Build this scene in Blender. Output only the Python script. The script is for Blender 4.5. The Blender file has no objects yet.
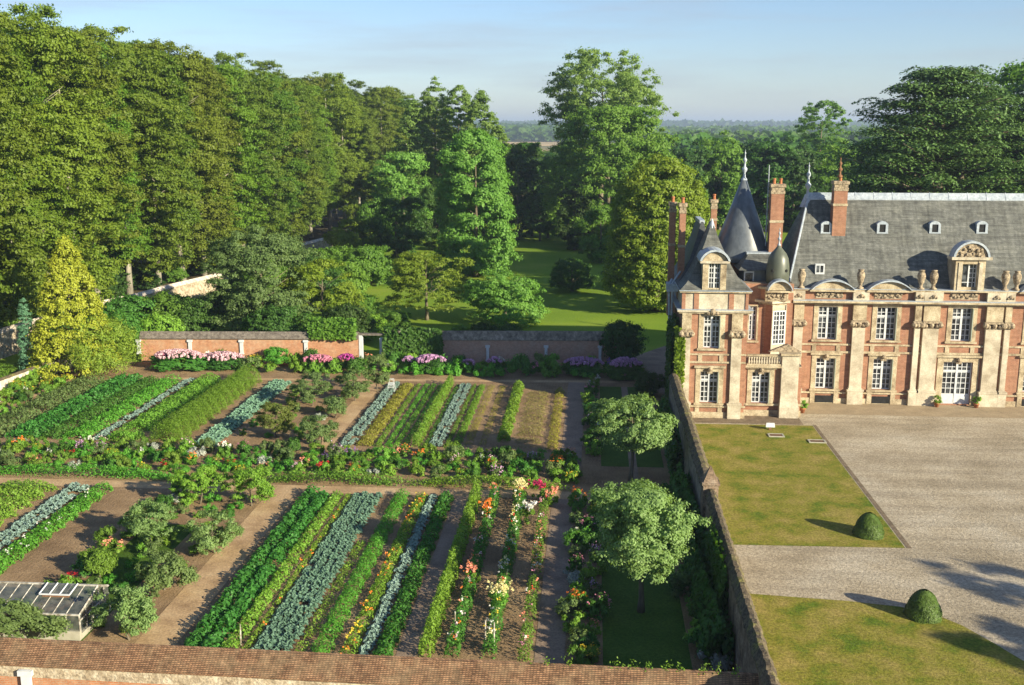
import bpy, math, random
import numpy as np
from mathutils import Vector
R = math.radians
sc = bpy.context.scene
COL = sc.collection
# ------------------------------------------------------------------ survey of the site (camera station and bearings)
f_, H_, cx_, cy_, yh_ = 1050., 25., 512., 342.5, 128.
p_ = math.atan((cy_ - yh_) / f_); a_ = R(4.4)
def _ray(x, y):
    dx = x - cx_; dy = y - cy_
    F = f_ * math.cos(p_) - dy * math.sin(p_); D = f_ * math.sin(p_) + dy * math.cos(p_)
    return dx * math.cos(a_) - F * math.sin(a_), dx * math.sin(a_) + F * math.cos(a_), D
def G(x, y, z=0):            # ground point
    X, Y, D = _ray(x, y); t = (H_ - z) / D
    return X * t, Y * t
def Q(Yw, x, y):             # (X, z) on the wall plane Y = Yw
    X, Y, D = _ray(x, y); t = Yw / Y
    return X * t, H_ - D * t
# ------------------------------------------------------------------ tagging
def tag(o, label=None, cat=None, group=None, kind=None):
    if label: o['label'] = label
    if cat: o['category'] = cat
    if group: o['group'] = group
    if kind: o['kind'] = kind
    return o
def empty(name, loc=(0, 0, 0), rz=0):
    o = bpy.data.objects.new(name, None); COL.objects.link(o)
    o.location = loc; o.rotation_euler = (0, 0, rz); o.empty_display_size = .3
    return o
def copy_tree(o, parent=None, loc=None, rz=0, s=None):
    c = o.copy(); COL.objects.link(c); c.parent = parent
    if loc is not None: c.location = loc
    if parent is None: c.rotation_euler = (0, 0, rz)
    if s is not None: c.scale = s
    for ch in list(o.children): copy_tree(ch, c)
    return c
def link(name, me, mat, parent=None, loc=None):
    o = bpy.data.objects.new(name, me); COL.objects.link(o)
    if mat is not None and not me.materials: me.materials.append(mat)
    if parent: o.parent = parent
    if loc is not None: o.location = loc
    return o
# ------------------------------------------------------------------ materials
def nt(name):
    m = bpy.data.materials.new(name); m.use_nodes = True
    t = m.node_tree; t.nodes.clear()
    o = t.nodes.new('ShaderNodeOutputMaterial')
    return m, t, o
def N(t, typ, **kw):
    n = t.nodes.new(typ)
    for k, v in kw.items():
        if k in n.inputs: n.inputs[k].default_value = v
        else: setattr(n, k, v)
    return n
def c4(c): return (c[0], c[1], c[2], 1)
def ramp(t, fac, stops):
    r = t.nodes.new('ShaderNodeValToRGB'); e = r.color_ramp.elements
    while len(e) < len(stops): e.new(.5)
    for el, (p, c) in zip(e, stops): el.position = p; el.color = c4(c)
    t.links.new(fac, r.inputs[0]); return r.outputs[0]
def mixc(t, fac, a, b, mode='MIX'):
    m = t.nodes.new('ShaderNodeMix'); m.data_type = 'RGBA'; m.blend_type = mode
    for i, v in ((0, fac), (6, a), (7, b)):
        if hasattr(v, 'is_linked') or isinstance(v, bpy.types.NodeSocket): t.links.new(v, m.inputs[i])
        else: m.inputs[i].default_value = v if i == 0 else c4(v)
    return m.outputs[2]
def noise(t, vec, scale, detail=3, rough=.55, dist=0):
    n = t.nodes.new('ShaderNodeTexNoise'); n.inputs['Scale'].default_value = scale
    n.inputs['Detail'].default_value = detail; n.inputs['Roughness'].default_value = rough; n.inputs['Distortion'].default_value = dist
    if vec is not None: t.links.new(vec, n.inputs['Vector'])
    return n.outputs['Fac']
def pos(t): return t.nodes.new('ShaderNodeNewGeometry').outputs['Position']
def objco(t): return t.nodes.new('ShaderNodeTexCoord').outputs['Object']
def bump(t, h, s, d=.05):
    b = t.nodes.new('ShaderNodeBump'); b.inputs['Strength'].default_value = s; b.inputs['Distance'].default_value = d
    t.links.new(h, b.inputs['Height']); return b.outputs[0]
def princ(t, o, col, rough=.8, spec=.25, metal=0, nrm=None):
    p = t.nodes.new('ShaderNodeBsdfPrincipled')
    if isinstance(col, bpy.types.NodeSocket): t.links.new(col, p.inputs['Base Color'])
    else: p.inputs['Base Color'].default_value = c4(col)
    p.inputs['Roughness'].default_value = rough; p.inputs['Specular IOR Level'].default_value = spec
    p.inputs['Metallic'].default_value = metal
    if nrm is not None: t.links.new(nrm, p.inputs['Normal'])
    if o is not None: t.links.new(p.outputs[0], o.inputs[0])
    return p
def mat_foliage(name, c1, c2, scale=.6, trans=.38, vary=.12, fine=9.):
    m, t, o = nt(name); oc = objco(t)
    col = ramp(t, noise(t, oc, scale, 4, .6), [(.32, c1), (.68, c2)])
    mid = [(a + b) / 2 for a, b in zip(c1, c2)]
    fn = noise(t, oc, fine, 1)
    col = mixc(t, .55, col, ramp(t, fn, [(.3, [v * .55 for v in mid]), (.7, [v * 1.5 for v in mid])]))
    oi = t.nodes.new('ShaderNodeObjectInfo')
    hsv = t.nodes.new('ShaderNodeHueSaturation'); t.links.new(col, hsv.inputs['Color'])
    mr = N(t, 'ShaderNodeMapRange'); t.links.new(oi.outputs['Random'], mr.inputs[0]); mr.inputs[3].default_value = .5 - vary * .05; mr.inputs[4].default_value = .5 + vary * .05
    t.links.new(mr.outputs[0], hsv.inputs['Hue'])
    mul = t.nodes.new('ShaderNodeMath'); mul.operation = 'MULTIPLY'; mul.inputs[1].default_value = 7.31
    fr = t.nodes.new('ShaderNodeMath'); fr.operation = 'FRACT'
    t.links.new(oi.outputs['Random'], mul.inputs[0]); t.links.new(mul.outputs[0], fr.inputs[0])
    mv = N(t, 'ShaderNodeMapRange'); t.links.new(fr.outputs[0], mv.inputs[0]); mv.inputs[3].default_value = 1 - vary * .8; mv.inputs[4].default_value = 1 + vary * .8
    t.links.new(mv.outputs[0], hsv.inputs['Value'])
    c = hsv.outputs[0]
    p = princ(t, None, c, .55, .3)
    tr = t.nodes.new('ShaderNodeBsdfTranslucent'); t.links.new(mixc(t, 1., c, (1.7, 1.7, .6), 'MULTIPLY'), tr.inputs[0])
    mx = t.nodes.new('ShaderNodeMixShader'); mx.inputs[0].default_value = trans
    t.links.new(p.outputs[0], mx.inputs[1]); t.links.new(tr.outputs[0], mx.inputs[2]); t.links.new(mx.outputs[0], o.inputs[0])
    return m
def mat_noise(name, stops, scale, rough=.9, bumps=0, fine=None, spec=.2, metal=0, obj=False, detail=5, bd=.05, nscale=None, stretch=None):
    m, t, o = nt(name); v = objco(t) if obj else pos(t)
    if stretch:
        mp = t.nodes.new('ShaderNodeMapping'); mp.inputs['Scale'].default_value = stretch; t.links.new(v, mp.inputs[0]); v = mp.outputs[0]
    nf = noise(t, v, scale, detail, .6); col = ramp(t, nf, stops)
    if fine:
        f2 = noise(t, v, fine[0], 2, .6)
        col = mixc(t, 1., col, ramp(t, f2, [(.3, [1 - fine[1]] * 3), (.7, [1 + fine[1]] * 3)]), 'MULTIPLY')
    nr = bump(t, noise(t, v, nscale or (fine[0] if fine else scale), 3), bumps, bd) if bumps else None
    princ(t, o, col, rough, spec, metal, nr); return m
def mat_brick(name, c1, c2, mortar, bw, bh, msz=.012, dirt=(.5, .45, .35), dirt_amt=.35, rough=.9, streak=0, bmp=.5, grime=.35):
    # courses follow the height of the wall; on sloping tile copings they follow the slope (height * 2)
    m, t, o = nt(name); v = pos(t)
    s = t.nodes.new('ShaderNodeSeparateXYZ'); t.links.new(v, s.inputs[0])
    ad = t.nodes.new('ShaderNodeMath'); ad.operation = 'ADD'; t.links.new(s.outputs[0], ad.inputs[0]); t.links.new(s.outputs[1], ad.inputs[1])
    cb = t.nodes.new('ShaderNodeCombineXYZ'); t.links.new(ad.outputs[0], cb.inputs[0])
    t.links.new(s.outputs[2], cb.inputs[1])
    b = t.nodes.new('ShaderNodeTexBrick'); t.links.new(cb.outputs[0], b.inputs[0])
    b.inputs['Color1'].default_value = c4(c1); b.inputs['Color2'].default_value = c4(c2); b.inputs['Mortar'].default_value = c4(mortar)
    b.inputs['Scale'].default_value = 1; b.inputs['Mortar Size'].default_value = msz; b.inputs['Brick Width'].default_value = bw; b.inputs['Row Height'].default_value = bh
    b.inputs['Mortar Smooth'].default_value = .3; b.inputs['Bias'].default_value = 0
    n1 = noise(t, v, .9, 6, .7)
    col = mixc(t, ramp(t, n1, [(.45, (0, 0, 0)), (.72, (dirt_amt,) * 3)]), b.outputs['Color'], dirt)
    n2 = noise(t, v, 3.5, 4, .7)
    col = mixc(t, 1., col, ramp(t, n2, [(.25, [1 - grime] * 3), (.75, [1 + grime * .6] * 3)]), 'MULTIPLY')
    if streak:
        for sc_, k in (((.25, .25, 2.6), 1.), ((2.2, .3, .12), .8)):
            mp = t.nodes.new('ShaderNodeMapping'); mp.inputs['Scale'].default_value = sc_; t.links.new(v, mp.inputs[0])
            col = mixc(t, 1., col, ramp(t, noise(t, mp.outputs[0], 1.3, 5, .65), [(.3, [1 - streak * k] * 3), (.7, [1 + streak * k] * 3)]), 'MULTIPLY')
    princ(t, o, col, rough, .2, 0, bump(t, b.outputs['Fac'], bmp * -1, .02)); return m
MT = {}
MT['brick'] = mat_brick('brick_mat', (.26, .098, .058), (.32, .135, .085), (.3, .22, .15), .24, .08, .012, (.42, .25, .15), .35, grime=.25, streak=.14)
MT['stone'] = mat_noise('stone_mat', [(.28, (.17, .125, .08)), (.48, (.37, .3, .2)), (.7, (.52, .45, .32))], 1.1, fine=(9., .25), bumps=.4)
MT['stone_pale'] = mat_noise('stone_pale_mat', [(.28, (.28, .23, .165)), (.65, (.55, .49, .38))], .9, fine=(8., .15), bumps=.3)
MT['carved'] = mat_noise('carved_mat', [(.35, (.13, .1, .07)), (.6, (.4, .32, .22))], 5., fine=(14., .3), bumps=.8)
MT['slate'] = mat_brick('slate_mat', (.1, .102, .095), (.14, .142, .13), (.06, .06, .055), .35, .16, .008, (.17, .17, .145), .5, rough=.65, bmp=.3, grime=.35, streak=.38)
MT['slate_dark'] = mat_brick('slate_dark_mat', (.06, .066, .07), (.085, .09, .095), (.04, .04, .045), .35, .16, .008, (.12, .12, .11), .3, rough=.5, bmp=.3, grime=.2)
MT['lead'] = mat_noise('lead_mat', [(.3, (.25, .29, .34)), (.7, (.42, .46, .5))], 2., rough=.45, spec=.5, fine=(6., .2))
MT['lead_dark'] = mat_noise('lead_dark_mat', [(.3, (.06, .07, .085)), (.7, (.12, .135, .15))], 1.2, rough=.38, spec=.6, fine=(3., .2), stretch=(1, 1, .4))
MT['green_lead'] = mat_noise('green_lead_mat', [(.3, (.06, .068, .05)), (.7, (.11, .12, .09))], 1.2, rough=.4, spec=.5, stretch=(1, 1, .3))
MT['white'] = mat_noise('white_paint_mat', [(.3, (.46, .48, .5)), (.7, (.6, .61, .62))], 3., rough=.5, spec=.4)
MT['shutter'] = mat_noise('shutter_mat', [(.3, (.22, .25, .2)), (.7, (.32, .35, .29))], 3., rough=.6)
m, t, o = nt('glass_mat'); princ(t, o, ramp(t, noise(t, pos(t), 1.5, 2), [(.42, (.008, .01, .014)), (.65, (.1, .11, .12))]), .08, .6); MT['glass'] = m  # varied reflections painted into the pane colour as paler noise patches
MT['dark'] = mat_noise('dark_mat', [(.3, (.01, .01, .01)), (.7, (.03, .03, .03))], 3.)
MT['terracotta'] = mat_noise('terracotta_mat', [(.3, (.3, .11, .05)), (.7, (.42, .17, .08))], 4.)
MT['rust'] = mat_noise('rust_mat', [(.3, (.14, .07, .04)), (.7, (.25, .13, .07))], 6.)
MT['coping'] = mat_brick('coping_mat', (.19, .1, .055), (.36, .2, .11), (.05, .032, .022), .13, .052, .012, (.26, .2, .12), .5, bmp=1., grime=.5, streak=.15)
MT['coping_grey'] = mat_noise('coping_grey_mat', [(.35, (.09, .075, .065)), (.65, (.19, .165, .14))], 3., fine=(12., .3), bumps=.6)
MT['garden_brick'] = mat_brick('garden_brick_mat', (.38, .14, .06), (.45, .2, .1), (.36, .26, .18), .24, .085, .014, (.5, .4, .28), .45, grime=.3)
MT['pink_brick'] = mat_brick('pink_brick_mat', (.4, .2, .135), (.47, .27, .19), (.4, .32, .25), .24, .085, .014, (.4, .34, .28), .5, grime=.25)
MT['rubble'] = mat_noise('rubble_mat', [(.3, (.2, .15, .1)), (.5, (.38, .31, .22)), (.7, (.52, .46, .36))], 2.2, fine=(9., .35), bumps=.8)
MT['rubble_dark'] = mat_noise('rubble_dark_mat', [(.3, (.09, .065, .045)), (.5, (.2, .14, .095)), (.7, (.3, .24, .18))], 1.6, fine=(9., .35), bumps=.8)
MT['flint'] = mat_noise('flint_mat', [(.3, (.1, .09, .075)), (.55, (.24, .21, .17)), (.7, (.36, .32, .27))], 2., fine=(9., .2), bumps=.8)
MT['limewash'] = mat_noise('limewash_mat', [(.3, (.36, .29, .23)), (.6, (.6, .53, .46))], 1.6, fine=(8., .15), bumps=.4)
MT['mossy'] = mat_noise('mossy_mat', [(.3, (.05, .04, .028)), (.5, (.115, .09, .06)), (.68, (.14, .13, .04))], 1.6, fine=(9., .5), bumps=.8)
MT['bark'] = mat_noise('bark_mat', [(.3, (.08, .065, .045)), (.7, (.2, .17, .12))], 2.5, obj=True, bumps=.6, stretch=(1, 1, .25))
MT['bark_pale'] = mat_noise('bark_pale_mat', [(.3, (.2, .18, .14)), (.7, (.38, .35, .28))], 2.5, obj=True, stretch=(1, 1, .25))
MT['wood_white'] = mat_noise('old_white_wood_mat', [(.38, (.2, .17, .13)), (.6, (.5, .48, .43))], 4.)
MT['cement'] = mat_noise('cement_mat', [(.3, (.28, .26, .2)), (.7, (.42, .4, .33))], 2.)
m, t, o = nt('greenhouse_glass_mat')
p = princ(t, None, ramp(t, noise(t, pos(t), 2.5, 4), [(.35, (.06, .075, .075)), (.7, (.2, .2, .17))]), .18, .6)
tp = t.nodes.new('ShaderNodeBsdfTransparent'); mx = t.nodes.new('ShaderNodeMixShader'); mx.inputs[0].default_value = .35
t.links.new(p.outputs[0], mx.inputs[1]); t.links.new(tp.outputs[0], mx.inputs[2]); t.links.new(mx.outputs[0], o.inputs[0]); MT['gh_glass'] = m
# ground
def mat_grass(name, stops, fine=.3, big=.35):
    return mat_noise(name, stops, big, rough=.95, fine=(7., fine), bumps=.5, nscale=14, bd=.06, spec=.1)
MT['park'] = mat_grass('park_grass_mat', [(.3, (.075, .12, .016)), (.55, (.11, .16, .022)), (.75, (.16, .19, .035))], .25, .08)
MT['lawn_dry'] = mat_grass('dry_lawn_mat', [(.34, (.095, .14, .014)), (.47, (.19, .18, .028)), (.66, (.28, .22, .065))], .35, .5)
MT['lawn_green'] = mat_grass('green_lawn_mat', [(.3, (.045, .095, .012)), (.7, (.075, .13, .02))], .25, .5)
def mat_gravel():
    m, t, o = nt('gravel_mat'); v = pos(t)
    col = ramp(t, noise(t, v, .22, 5, .6), [(.3, (.29, .235, .16)), (.5, (.385, .32, .23)), (.7, (.45, .39, .3))])
    vr = t.nodes.new('ShaderNodeTexVoronoi'); vr.inputs['Scale'].default_value = 7; t.links.new(v, vr.inputs['Vector'])
    col = mixc(t, 1., col, ramp(t, noise(t, v, 5, 5, .85), [(.3, (.38, .37, .36)), (.5, (1, 1, 1)), (.7, (1.7, 1.7, 1.7))]), 'MULTIPLY')
    wv = t.nodes.new('ShaderNodeTexWave'); wv.wave_type = 'RINGS'; wv.rings_direction = 'Z'; wv.inputs['Scale'].default_value = .35; wv.inputs['Distortion'].default_value = 3
    mp = t.nodes.new('ShaderNodeMapping'); mp.inputs['Location'].default_value = (-38, -72, 0); t.links.new(v, mp.inputs[0]); t.links.new(mp.outputs[0], wv.inputs[0])
    col = mixc(t, .07, col, ramp(t, wv.outputs['Fac'], [(0, (.2, .17, .12)), (1, (.46, .4, .3))]))
    mq = t.nodes.new('ShaderNodeMapping'); mq.inputs['Rotation'].default_value = (0, 0, .5); mq.inputs['Scale'].default_value = (.08, .9, 1); t.links.new(v, mq.inputs[0])
    col = mixc(t, 1., col, ramp(t, noise(t, mq.outputs[0], 1., 3, .5, .6), [(.35, (.86,) * 3), (.65, (1.1,) * 3)]), 'MULTIPLY')
    princ(t, o, col, .95, .2, 0, bump(t, noise(t, v, 6, 4, .8), .8, .08)); return m
MT['gravel'] = mat_gravel()
MT['forecourt'] = mat_noise('forecourt_mat', [(.3, (.26, .2, .13)), (.7, (.37, .29, .19))], .8, fine=(9., .2), bumps=.3)
MT['edging'] = mat_noise('edging_mat', [(.3, (.12, .09, .06)), (.7, (.24, .18, .12))], 1.5, fine=(9., .3))
def mat_soil():
    m, t, o = nt('soil_mat'); v = pos(t)
    col = ramp(t, noise(t, v, .35, 6, .65), [(.3, (.17, .105, .058)), (.5, (.29, .19, .105)), (.72, (.42, .29, .165))])
    wv = t.nodes.new('ShaderNodeTexWave'); wv.bands_direction = 'X'; wv.inputs['Scale'].default_value = 1.1; wv.inputs['Distortion'].default_value = 7; wv.inputs['Detail'].default_value = 3
    t.links.new(v, wv.inputs[0])
    col = mixc(t, .14, col, ramp(t, wv.outputs['Fac'], [(0, (.13, .09, .055)), (1, (.3, .21, .13))]))
    col = mixc(t, 1., col, ramp(t, noise(t, v, 11, 3, .7), [(.3, (.7, .7, .7)), (.7, (1.3, 1.3, 1.3))]), 'MULTIPLY')
    princ(t, o, col, .95, .15, 0, bump(t, noise(t, v, 6, 4, .8), .9, .12)); return m
MT['soil'] = mat_soil()
MT['path'] = mat_noise('path_mat', [(.3, (.29, .185, .10)), (.5, (.42, .28, .155)), (.7, (.5, .355, .205))], .6, fine=(8., .22), bumps=.4)
MT['path_grey'] = mat_noise('path_grey_mat', [(.3, (.18, .125, .09)), (.7, (.3, .22, .16))], .6, fine=(8., .22), bumps=.4)
MT['straw'] = mat_foliage('straw_mat', (.3, .24, .08), (.2, .22, .05), 2., .15)
# ------------------------------------------------------------------ mesh helpers
def np_mesh(name, V, F, smooth=False):
    me = bpy.data.meshes.new(name); V = np.asarray(V, np.float32); F = np.asarray(F, np.int32); k = F.shape[1]
    me.vertices.add(len(V)); me.vertices.foreach_set('co', V.ravel())
    me.loops.add(F.size); me.loops.foreach_set('vertex_index', F.ravel())
    me.polygons.add(len(F)); me.polygons.foreach_set('loop_start', np.arange(0, F.size, k, dtype=np.int32))
    me.polygons.foreach_set('loop_total', np.full(len(F), k, np.int32))
    if smooth: me.polygons.foreach_set('use_smooth', np.ones(len(F), bool))
    me.update(calc_edges=True); return me
def unit(a): return a / (np.linalg.norm(a, axis=1, keepdims=True) + 1e-9)
def leaf_mesh(name, C, Nn, size, rng, asp=.6):
    n = len(C); Nn = unit(Nn); a = unit(np.cross(Nn, rng.normal(size=(n, 3)))); b = np.cross(Nn, a)
    s = (np.asarray(size) * np.ones(n))[:, None]
    V = np.empty((n, 4, 3)); V[:, 0] = C - a * s; V[:, 1] = C - b * s * asp + Nn * s * .15; V[:, 2] = C + a * s; V[:, 3] = C + b * s * asp + Nn * s * .15
    return np_mesh(name, V.reshape(-1, 3), np.arange(4 * n).reshape(-1, 4))
class MB:
    def __init__(s): s.v = []; s.f = []
    def add(s, vs, fs):
        n = len(s.v); s.v += [tuple(v) for v in vs]; s.f += [tuple(i + n for i in q) for q in fs]; return s
    def box(s, x0, x1, y0, y1, z0, z1):
        return s.add([(x0, y0, z0), (x1, y0, z0), (x1, y1, z0), (x0, y1, z0), (x0, y0, z1), (x1, y0, z1), (x1, y1, z1), (x0, y1, z1)],
                     [(0, 3, 2, 1), (4, 5, 6, 7), (0, 1, 5, 4), (1, 2, 6, 5), (2, 3, 7, 6), (3, 0, 4, 7)])
    def prism(s, pts, y0, y1):        # polygon in x,z extruded along y
        n = len(pts)
        return s.add([(x, y0, z) for x, z in pts] + [(x, y1, z) for x, z in pts],
                     [tuple(range(n)), tuple(range(2 * n - 1, n - 1, -1))] + [(i, i + n, (i + 1) % n + n, (i + 1) % n) for i in range(n)])
    def prismx(s, pts, x0, x1):       # polygon in y,z extruded along x
        n = len(pts)
        return s.add([(x0, y, z) for y, z in pts] + [(x1, y, z) for y, z in pts],
                     [tuple(range(n)), tuple(range(2 * n - 1, n - 1, -1))] + [(i, i + n, (i + 1) % n + n, (i + 1) % n) for i in range(n)])
    def slab(s, pts, z0, z1):         # polygon in x,y
        n = len(pts)
        return s.add([(x, y, z0) for x, y in pts] + [(x, y, z1) for x, y in pts],
                     [tuple(range(n - 1, -1, -1)), tuple(range(n, 2 * n))] + [(i, (i + 1) % n, (i + 1) % n + n, i + n) for i in range(n)])
    def lathe(s, prof, x, y, n=12, a0=0):
        vs = []; fs = []
        for r, z in prof: vs += [(x + r * math.cos(a0 + 2 * math.pi * i / n), y + r * math.sin(a0 + 2 * math.pi * i / n), z) for i in range(n)]
        for j in range(len(prof) - 1):
            for i in range(n): fs.append((j * n + i, j * n + (i + 1) % n, (j + 1) * n + (i + 1) % n, (j + 1) * n + i))
        fs.append(tuple(range(n - 1, -1, -1))); k = (len(prof) - 1) * n; fs.append(tuple(range(k, k + n)))
        return s.add(vs, fs)
    def tube(s, pts, rads, n=7):
        vs = []; fs = []; m = len(pts)
        for j, (p, r) in enumerate(zip(pts, rads)):
            p = Vector(p); d = (Vector(pts[min(j + 1, m - 1)]) - Vector(pts[max(j - 1, 0)])).normalized()
            u = d.cross(Vector((0.13, 1, .07))).normalized() if abs(d.y) < .9 else d.cross(Vector((1, 0, 0))).normalized(); w = d.cross(u)
            vs += [tuple(p + r * (math.cos(2 * math.pi * i / n) * u + math.sin(2 * math.pi * i / n) * w)) for i in range(n)]
        for j in range(m - 1):
            for i in range(n): fs.append((j * n + i, j * n + (i + 1) % n, (j + 1) * n + (i + 1) % n, (j + 1) * n + i))
        fs.append(tuple(range(n - 1, -1, -1))); fs.append(tuple(range((m - 1) * n, m * n)))
        return s.add(vs, fs)
    def ball(s, x, y, z, r, n=8, sz=1):
        return s.lathe([(max(.01 * r, r * math.sin(math.pi * i / 6)), z - r * sz * math.cos(math.pi * i / 6)) for i in range(7)], x, y, n)
    def build(s, name, mat, parent=None, smooth=False):
        me = bpy.data.meshes.new(name); me.from_pydata(s.v, [], s.f)
        if smooth: me.polygons.foreach_set('use_smooth', [True] * len(me.polygons))
        me.update(); return link(name, me, mat, parent)
def box(name, mat, parent, *a): return MB().box(*a).build(name, mat, parent)
# ------------------------------------------------------------------ camera, light, sky
cam = bpy.data.cameras.new('camera'); co = bpy.data.objects.new('camera', cam); COL.objects.link(co); sc.camera = co
cam.sensor_width = 36; cam.lens = f_ / 1024 * 36; cam.clip_end = 40000; cam.clip_start = .5
co.location = (0, 0, H_); co.rotation_euler = (math.pi / 2 - p_, 0, a_)
EL = R(19.5); SX, SY = .815, -.58
sun = bpy.data.lights.new('sun', 'SUN'); so = bpy.data.objects.new('sun', sun); COL.objects.link(so)
sun.energy = 5.0; sun.angle = R(.55); sun.color = (1, .9, .66)
d = Vector((SX * math.cos(EL), SY * math.cos(EL), math.sin(EL)))
so.rotation_euler = d.to_track_quat('Z', 'Y').to_euler(); so.location = (60, -40, 60)
w = bpy.data.worlds.new('World'); sc.world = w; w.use_nodes = True; t = w.node_tree
bg = t.nodes['Background']; sky = t.nodes.new('ShaderNodeTexSky'); sky.sky_type = 'NISHITA'; sky.sun_disc = False
sky.sun_elevation = EL; sky.sun_rotation = math.atan2(SX, SY); sky.air_density = 1.0; sky.dust_density = .25; sky.ozone_density = 3.5
tint = mixc(t, 1., sky.outputs[0], (.96, .96, 1.06), 'MULTIPLY')
tc_ = t.nodes.new('ShaderNodeTexCoord'); mp_ = t.nodes.new('ShaderNodeMapping'); mp_.inputs['Scale'].default_value = (1.5, 1.5, 16); t.links.new(tc_.outputs['Generated'], mp_.inputs[0])
cl_ = ramp(t, noise(t, mp_.outputs[0], 2.2, 5, .6), [(.48, (0, 0, 0)), (.75, (.5, .5, .5))])
t.links.new(mixc(t, cl_, tint, (3.2, 3.3, 3.6)), bg.inputs[0]); bg.inputs[1].default_value = .068
sc.view_settings.view_transform = 'Standard'; sc.view_settings.look = 'None'; sc.view_settings.exposure = 1.2; sc.view_settings.gamma = 1
sc.cycles.use_denoising = True; sc.cycles.max_bounces = 6; sc.cycles.diffuse_bounces = 5; sc.cycles.glossy_bounces = 2
sc.cycles.transmission_bounces = 3; sc.cycles.transparent_max_bounces = 6; sc.cycles.volume_bounces = 0; sc.cycles.caustics_reflective = False; sc.cycles.caustics_refractive = False
# ------------------------------------------------------------------ ground and setting
def terrain(x, y):
    r = np.hypot(x, y)
    z = 30 * np.clip((r - 1800) / 5200, 0, 1) ** 1.2 * (1 + .22 * np.sin(x / 900 + 1.3) + .12 * np.sin(x / 370 + y / 700))
    return z
def ground():
    g = np.sinh(np.linspace(-6.2, 6.2, 150)); g = g / g[-1] * 11500
    X, Y = np.meshgrid(g, g); Z = terrain(X, Y) - .0
    n = len(g); V = np.stack([X, Y, Z], -1).reshape(-1, 3)
    i = np.arange(n * n).reshape(n, n); F = np.stack([i[:-1, :-1], i[:-1, 1:], i[1:, 1:], i[1:, :-1]], -1).reshape(-1, 4)
    m, t, o = nt('ground_mat'); v = pos(t)
    col = ramp(t, noise(t, v, .07, 5, .6), [(.3, (.12, .21, .018)), (.55, (.18, .27, .025)), (.75, (.25, .3, .045))])
    col = mixc(t, 1., col, ramp(t, noise(t, v, 5, 3, .6), [(.3, (.75, .75, .75)), (.7, (1.25, 1.25, 1.25))]), 'MULTIPLY')
    far = ramp(t, noise(t, v, .0011, 2, .5), [(.44, (.10, .12, .03)), (.5, (.36, .27, .13)), (.56, (.12, .13, .04))])
    s = t.nodes.new('ShaderNodeSeparateXYZ'); t.links.new(v, s.inputs[0])
    mr = N(t, 'ShaderNodeMapRange'); t.links.new(s.outputs[1], mr.inputs[0]); mr.inputs[1].default_value = 900; mr.inputs[2].default_value = 1000
    princ(t, o, mixc(t, mr.outputs[0], col, far), .95, .1, 0, bump(t, noise(t, v, 9, 2), .4, .05))
    tag(link('ground', np_mesh('ground', V, F, True), m), 'mown grass parkland running out to distant fields', 'ground', kind='structure')
ground()
def sheet(name, mat, pts, z, label):
    o = MB().slab(pts, z - .002 if z > .01 else z, z).build(name, mat)
    me = bpy.data.meshes.new(name); me.from_pydata([(x, y, z) for x, y in pts], [], [tuple(range(len(pts)))]); me.update(); me.materials.append(mat)
    o.data = me; tag(o, label, None, kind='structure'); return o
def strip(x0, x1, y0, y1): return [(x0, y0), (x1, y0), (x1, y1), (x0, y1)]
sheet('garden_soil', MT['soil'], [(-56, 30), (6.9, 30), (6.9, 96), (6.9, 111.5), (-56, 108)], .012, 'tilled brown soil of the walled kitchen garden')
sheet('courtyard_gravel', MT['gravel'], [(7.5, -5), (90, -5), (90, 93.6), (7.5, 93.6)], .012, 'pale raked gravel of the courtyard')
sheet('forecourt', MT['forecourt'], [(18, 92.2), (60, 92.2), (60, 96.4), (18, 96.4)], .02, 'beaten tan strip at the foot of the facade')
sheet('paving', MT['edging'], strip(7.6, 18.3, 88.6, 91.2), .028, 'dark brick paving along the foot of the corner pavilion')
sheet('lawn', MT['lawn_dry'], [(7.6, 61.3), (19.2, 61.6), (19.0, 88.4), (7.6, 88.2)], .03, 'dry yellowing lawn before the corner pavilion')
sheet('lawn', MT['lawn_dry'], [(7.6, 10), (24, 10), (23.4, 40), (22.4, 44), (20.9, 47.8), (20.1, 49.6), (19.2, 51.4), (18.2, 52.6), (16.6, 53.4), (13.9, 53.9), (8.9, 54.4), (7.6, 54.4)], .03, 'nearer dry lawn with rounded gravel edge')
sheet('gutter', MT['edging'], [(19.3, 61.6), (19.6, 61.6), (19.35, 88.6), (19.08, 88.6)], .024, 'dark worn gutter strip between lawn and gravel')
sheet('path', MT['path'], [(-46, 100.4), (6.5, 102.8), (6.5, 103.7), (-46, 101.3)], .02, 'tan path before the far flower border')
sheet('path', MT['path'], strip(-50, .8, 68.6, 70.0), .02, 'tan cross path below the middle flower border')
sheet('path', MT['path'], strip(-22.3, -20.2, 45, 68.6), .024, 'tan earth path between the shrubs and the chard bed')
sheet('path', MT['path'], strip(-22.1, -20.6, 79, 100.9), .024, 'tan earth path in the upper quarter')
sheet('harrowed_soil', MT['soil'], strip(-33.2, -29.9, 45, 68.6), .024, 'harrowed earth strip beside the potato row')
sheet('path', MT['path_grey'], strip(-2.5, -1.05, 45, 68.6), .024, 'dark grey garden path in the lower quarter')
sheet('path', MT['path_grey'], strip(-2.2, -.6, 76, 102.5), .024, 'dark grey garden path in the upper quarter')
sheet('path', MT['path_grey'], strip(-9.2, -8.2, 45, 68.6), .024, 'grey path beside the tall pale row')
sheet('path', MT['path'], [(-53.6, 80), (-53.2, 80), (-52.2, 101), (-52.6, 101)], .024, 'narrow sandy path at the left of the garden')
sheet('path', MT['path_grey'], [(5.2, 103.6), (7.6, 96), (12, 112), (9, 122), (4, 114)], .02, 'grey path by the end of the far wall')
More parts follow.
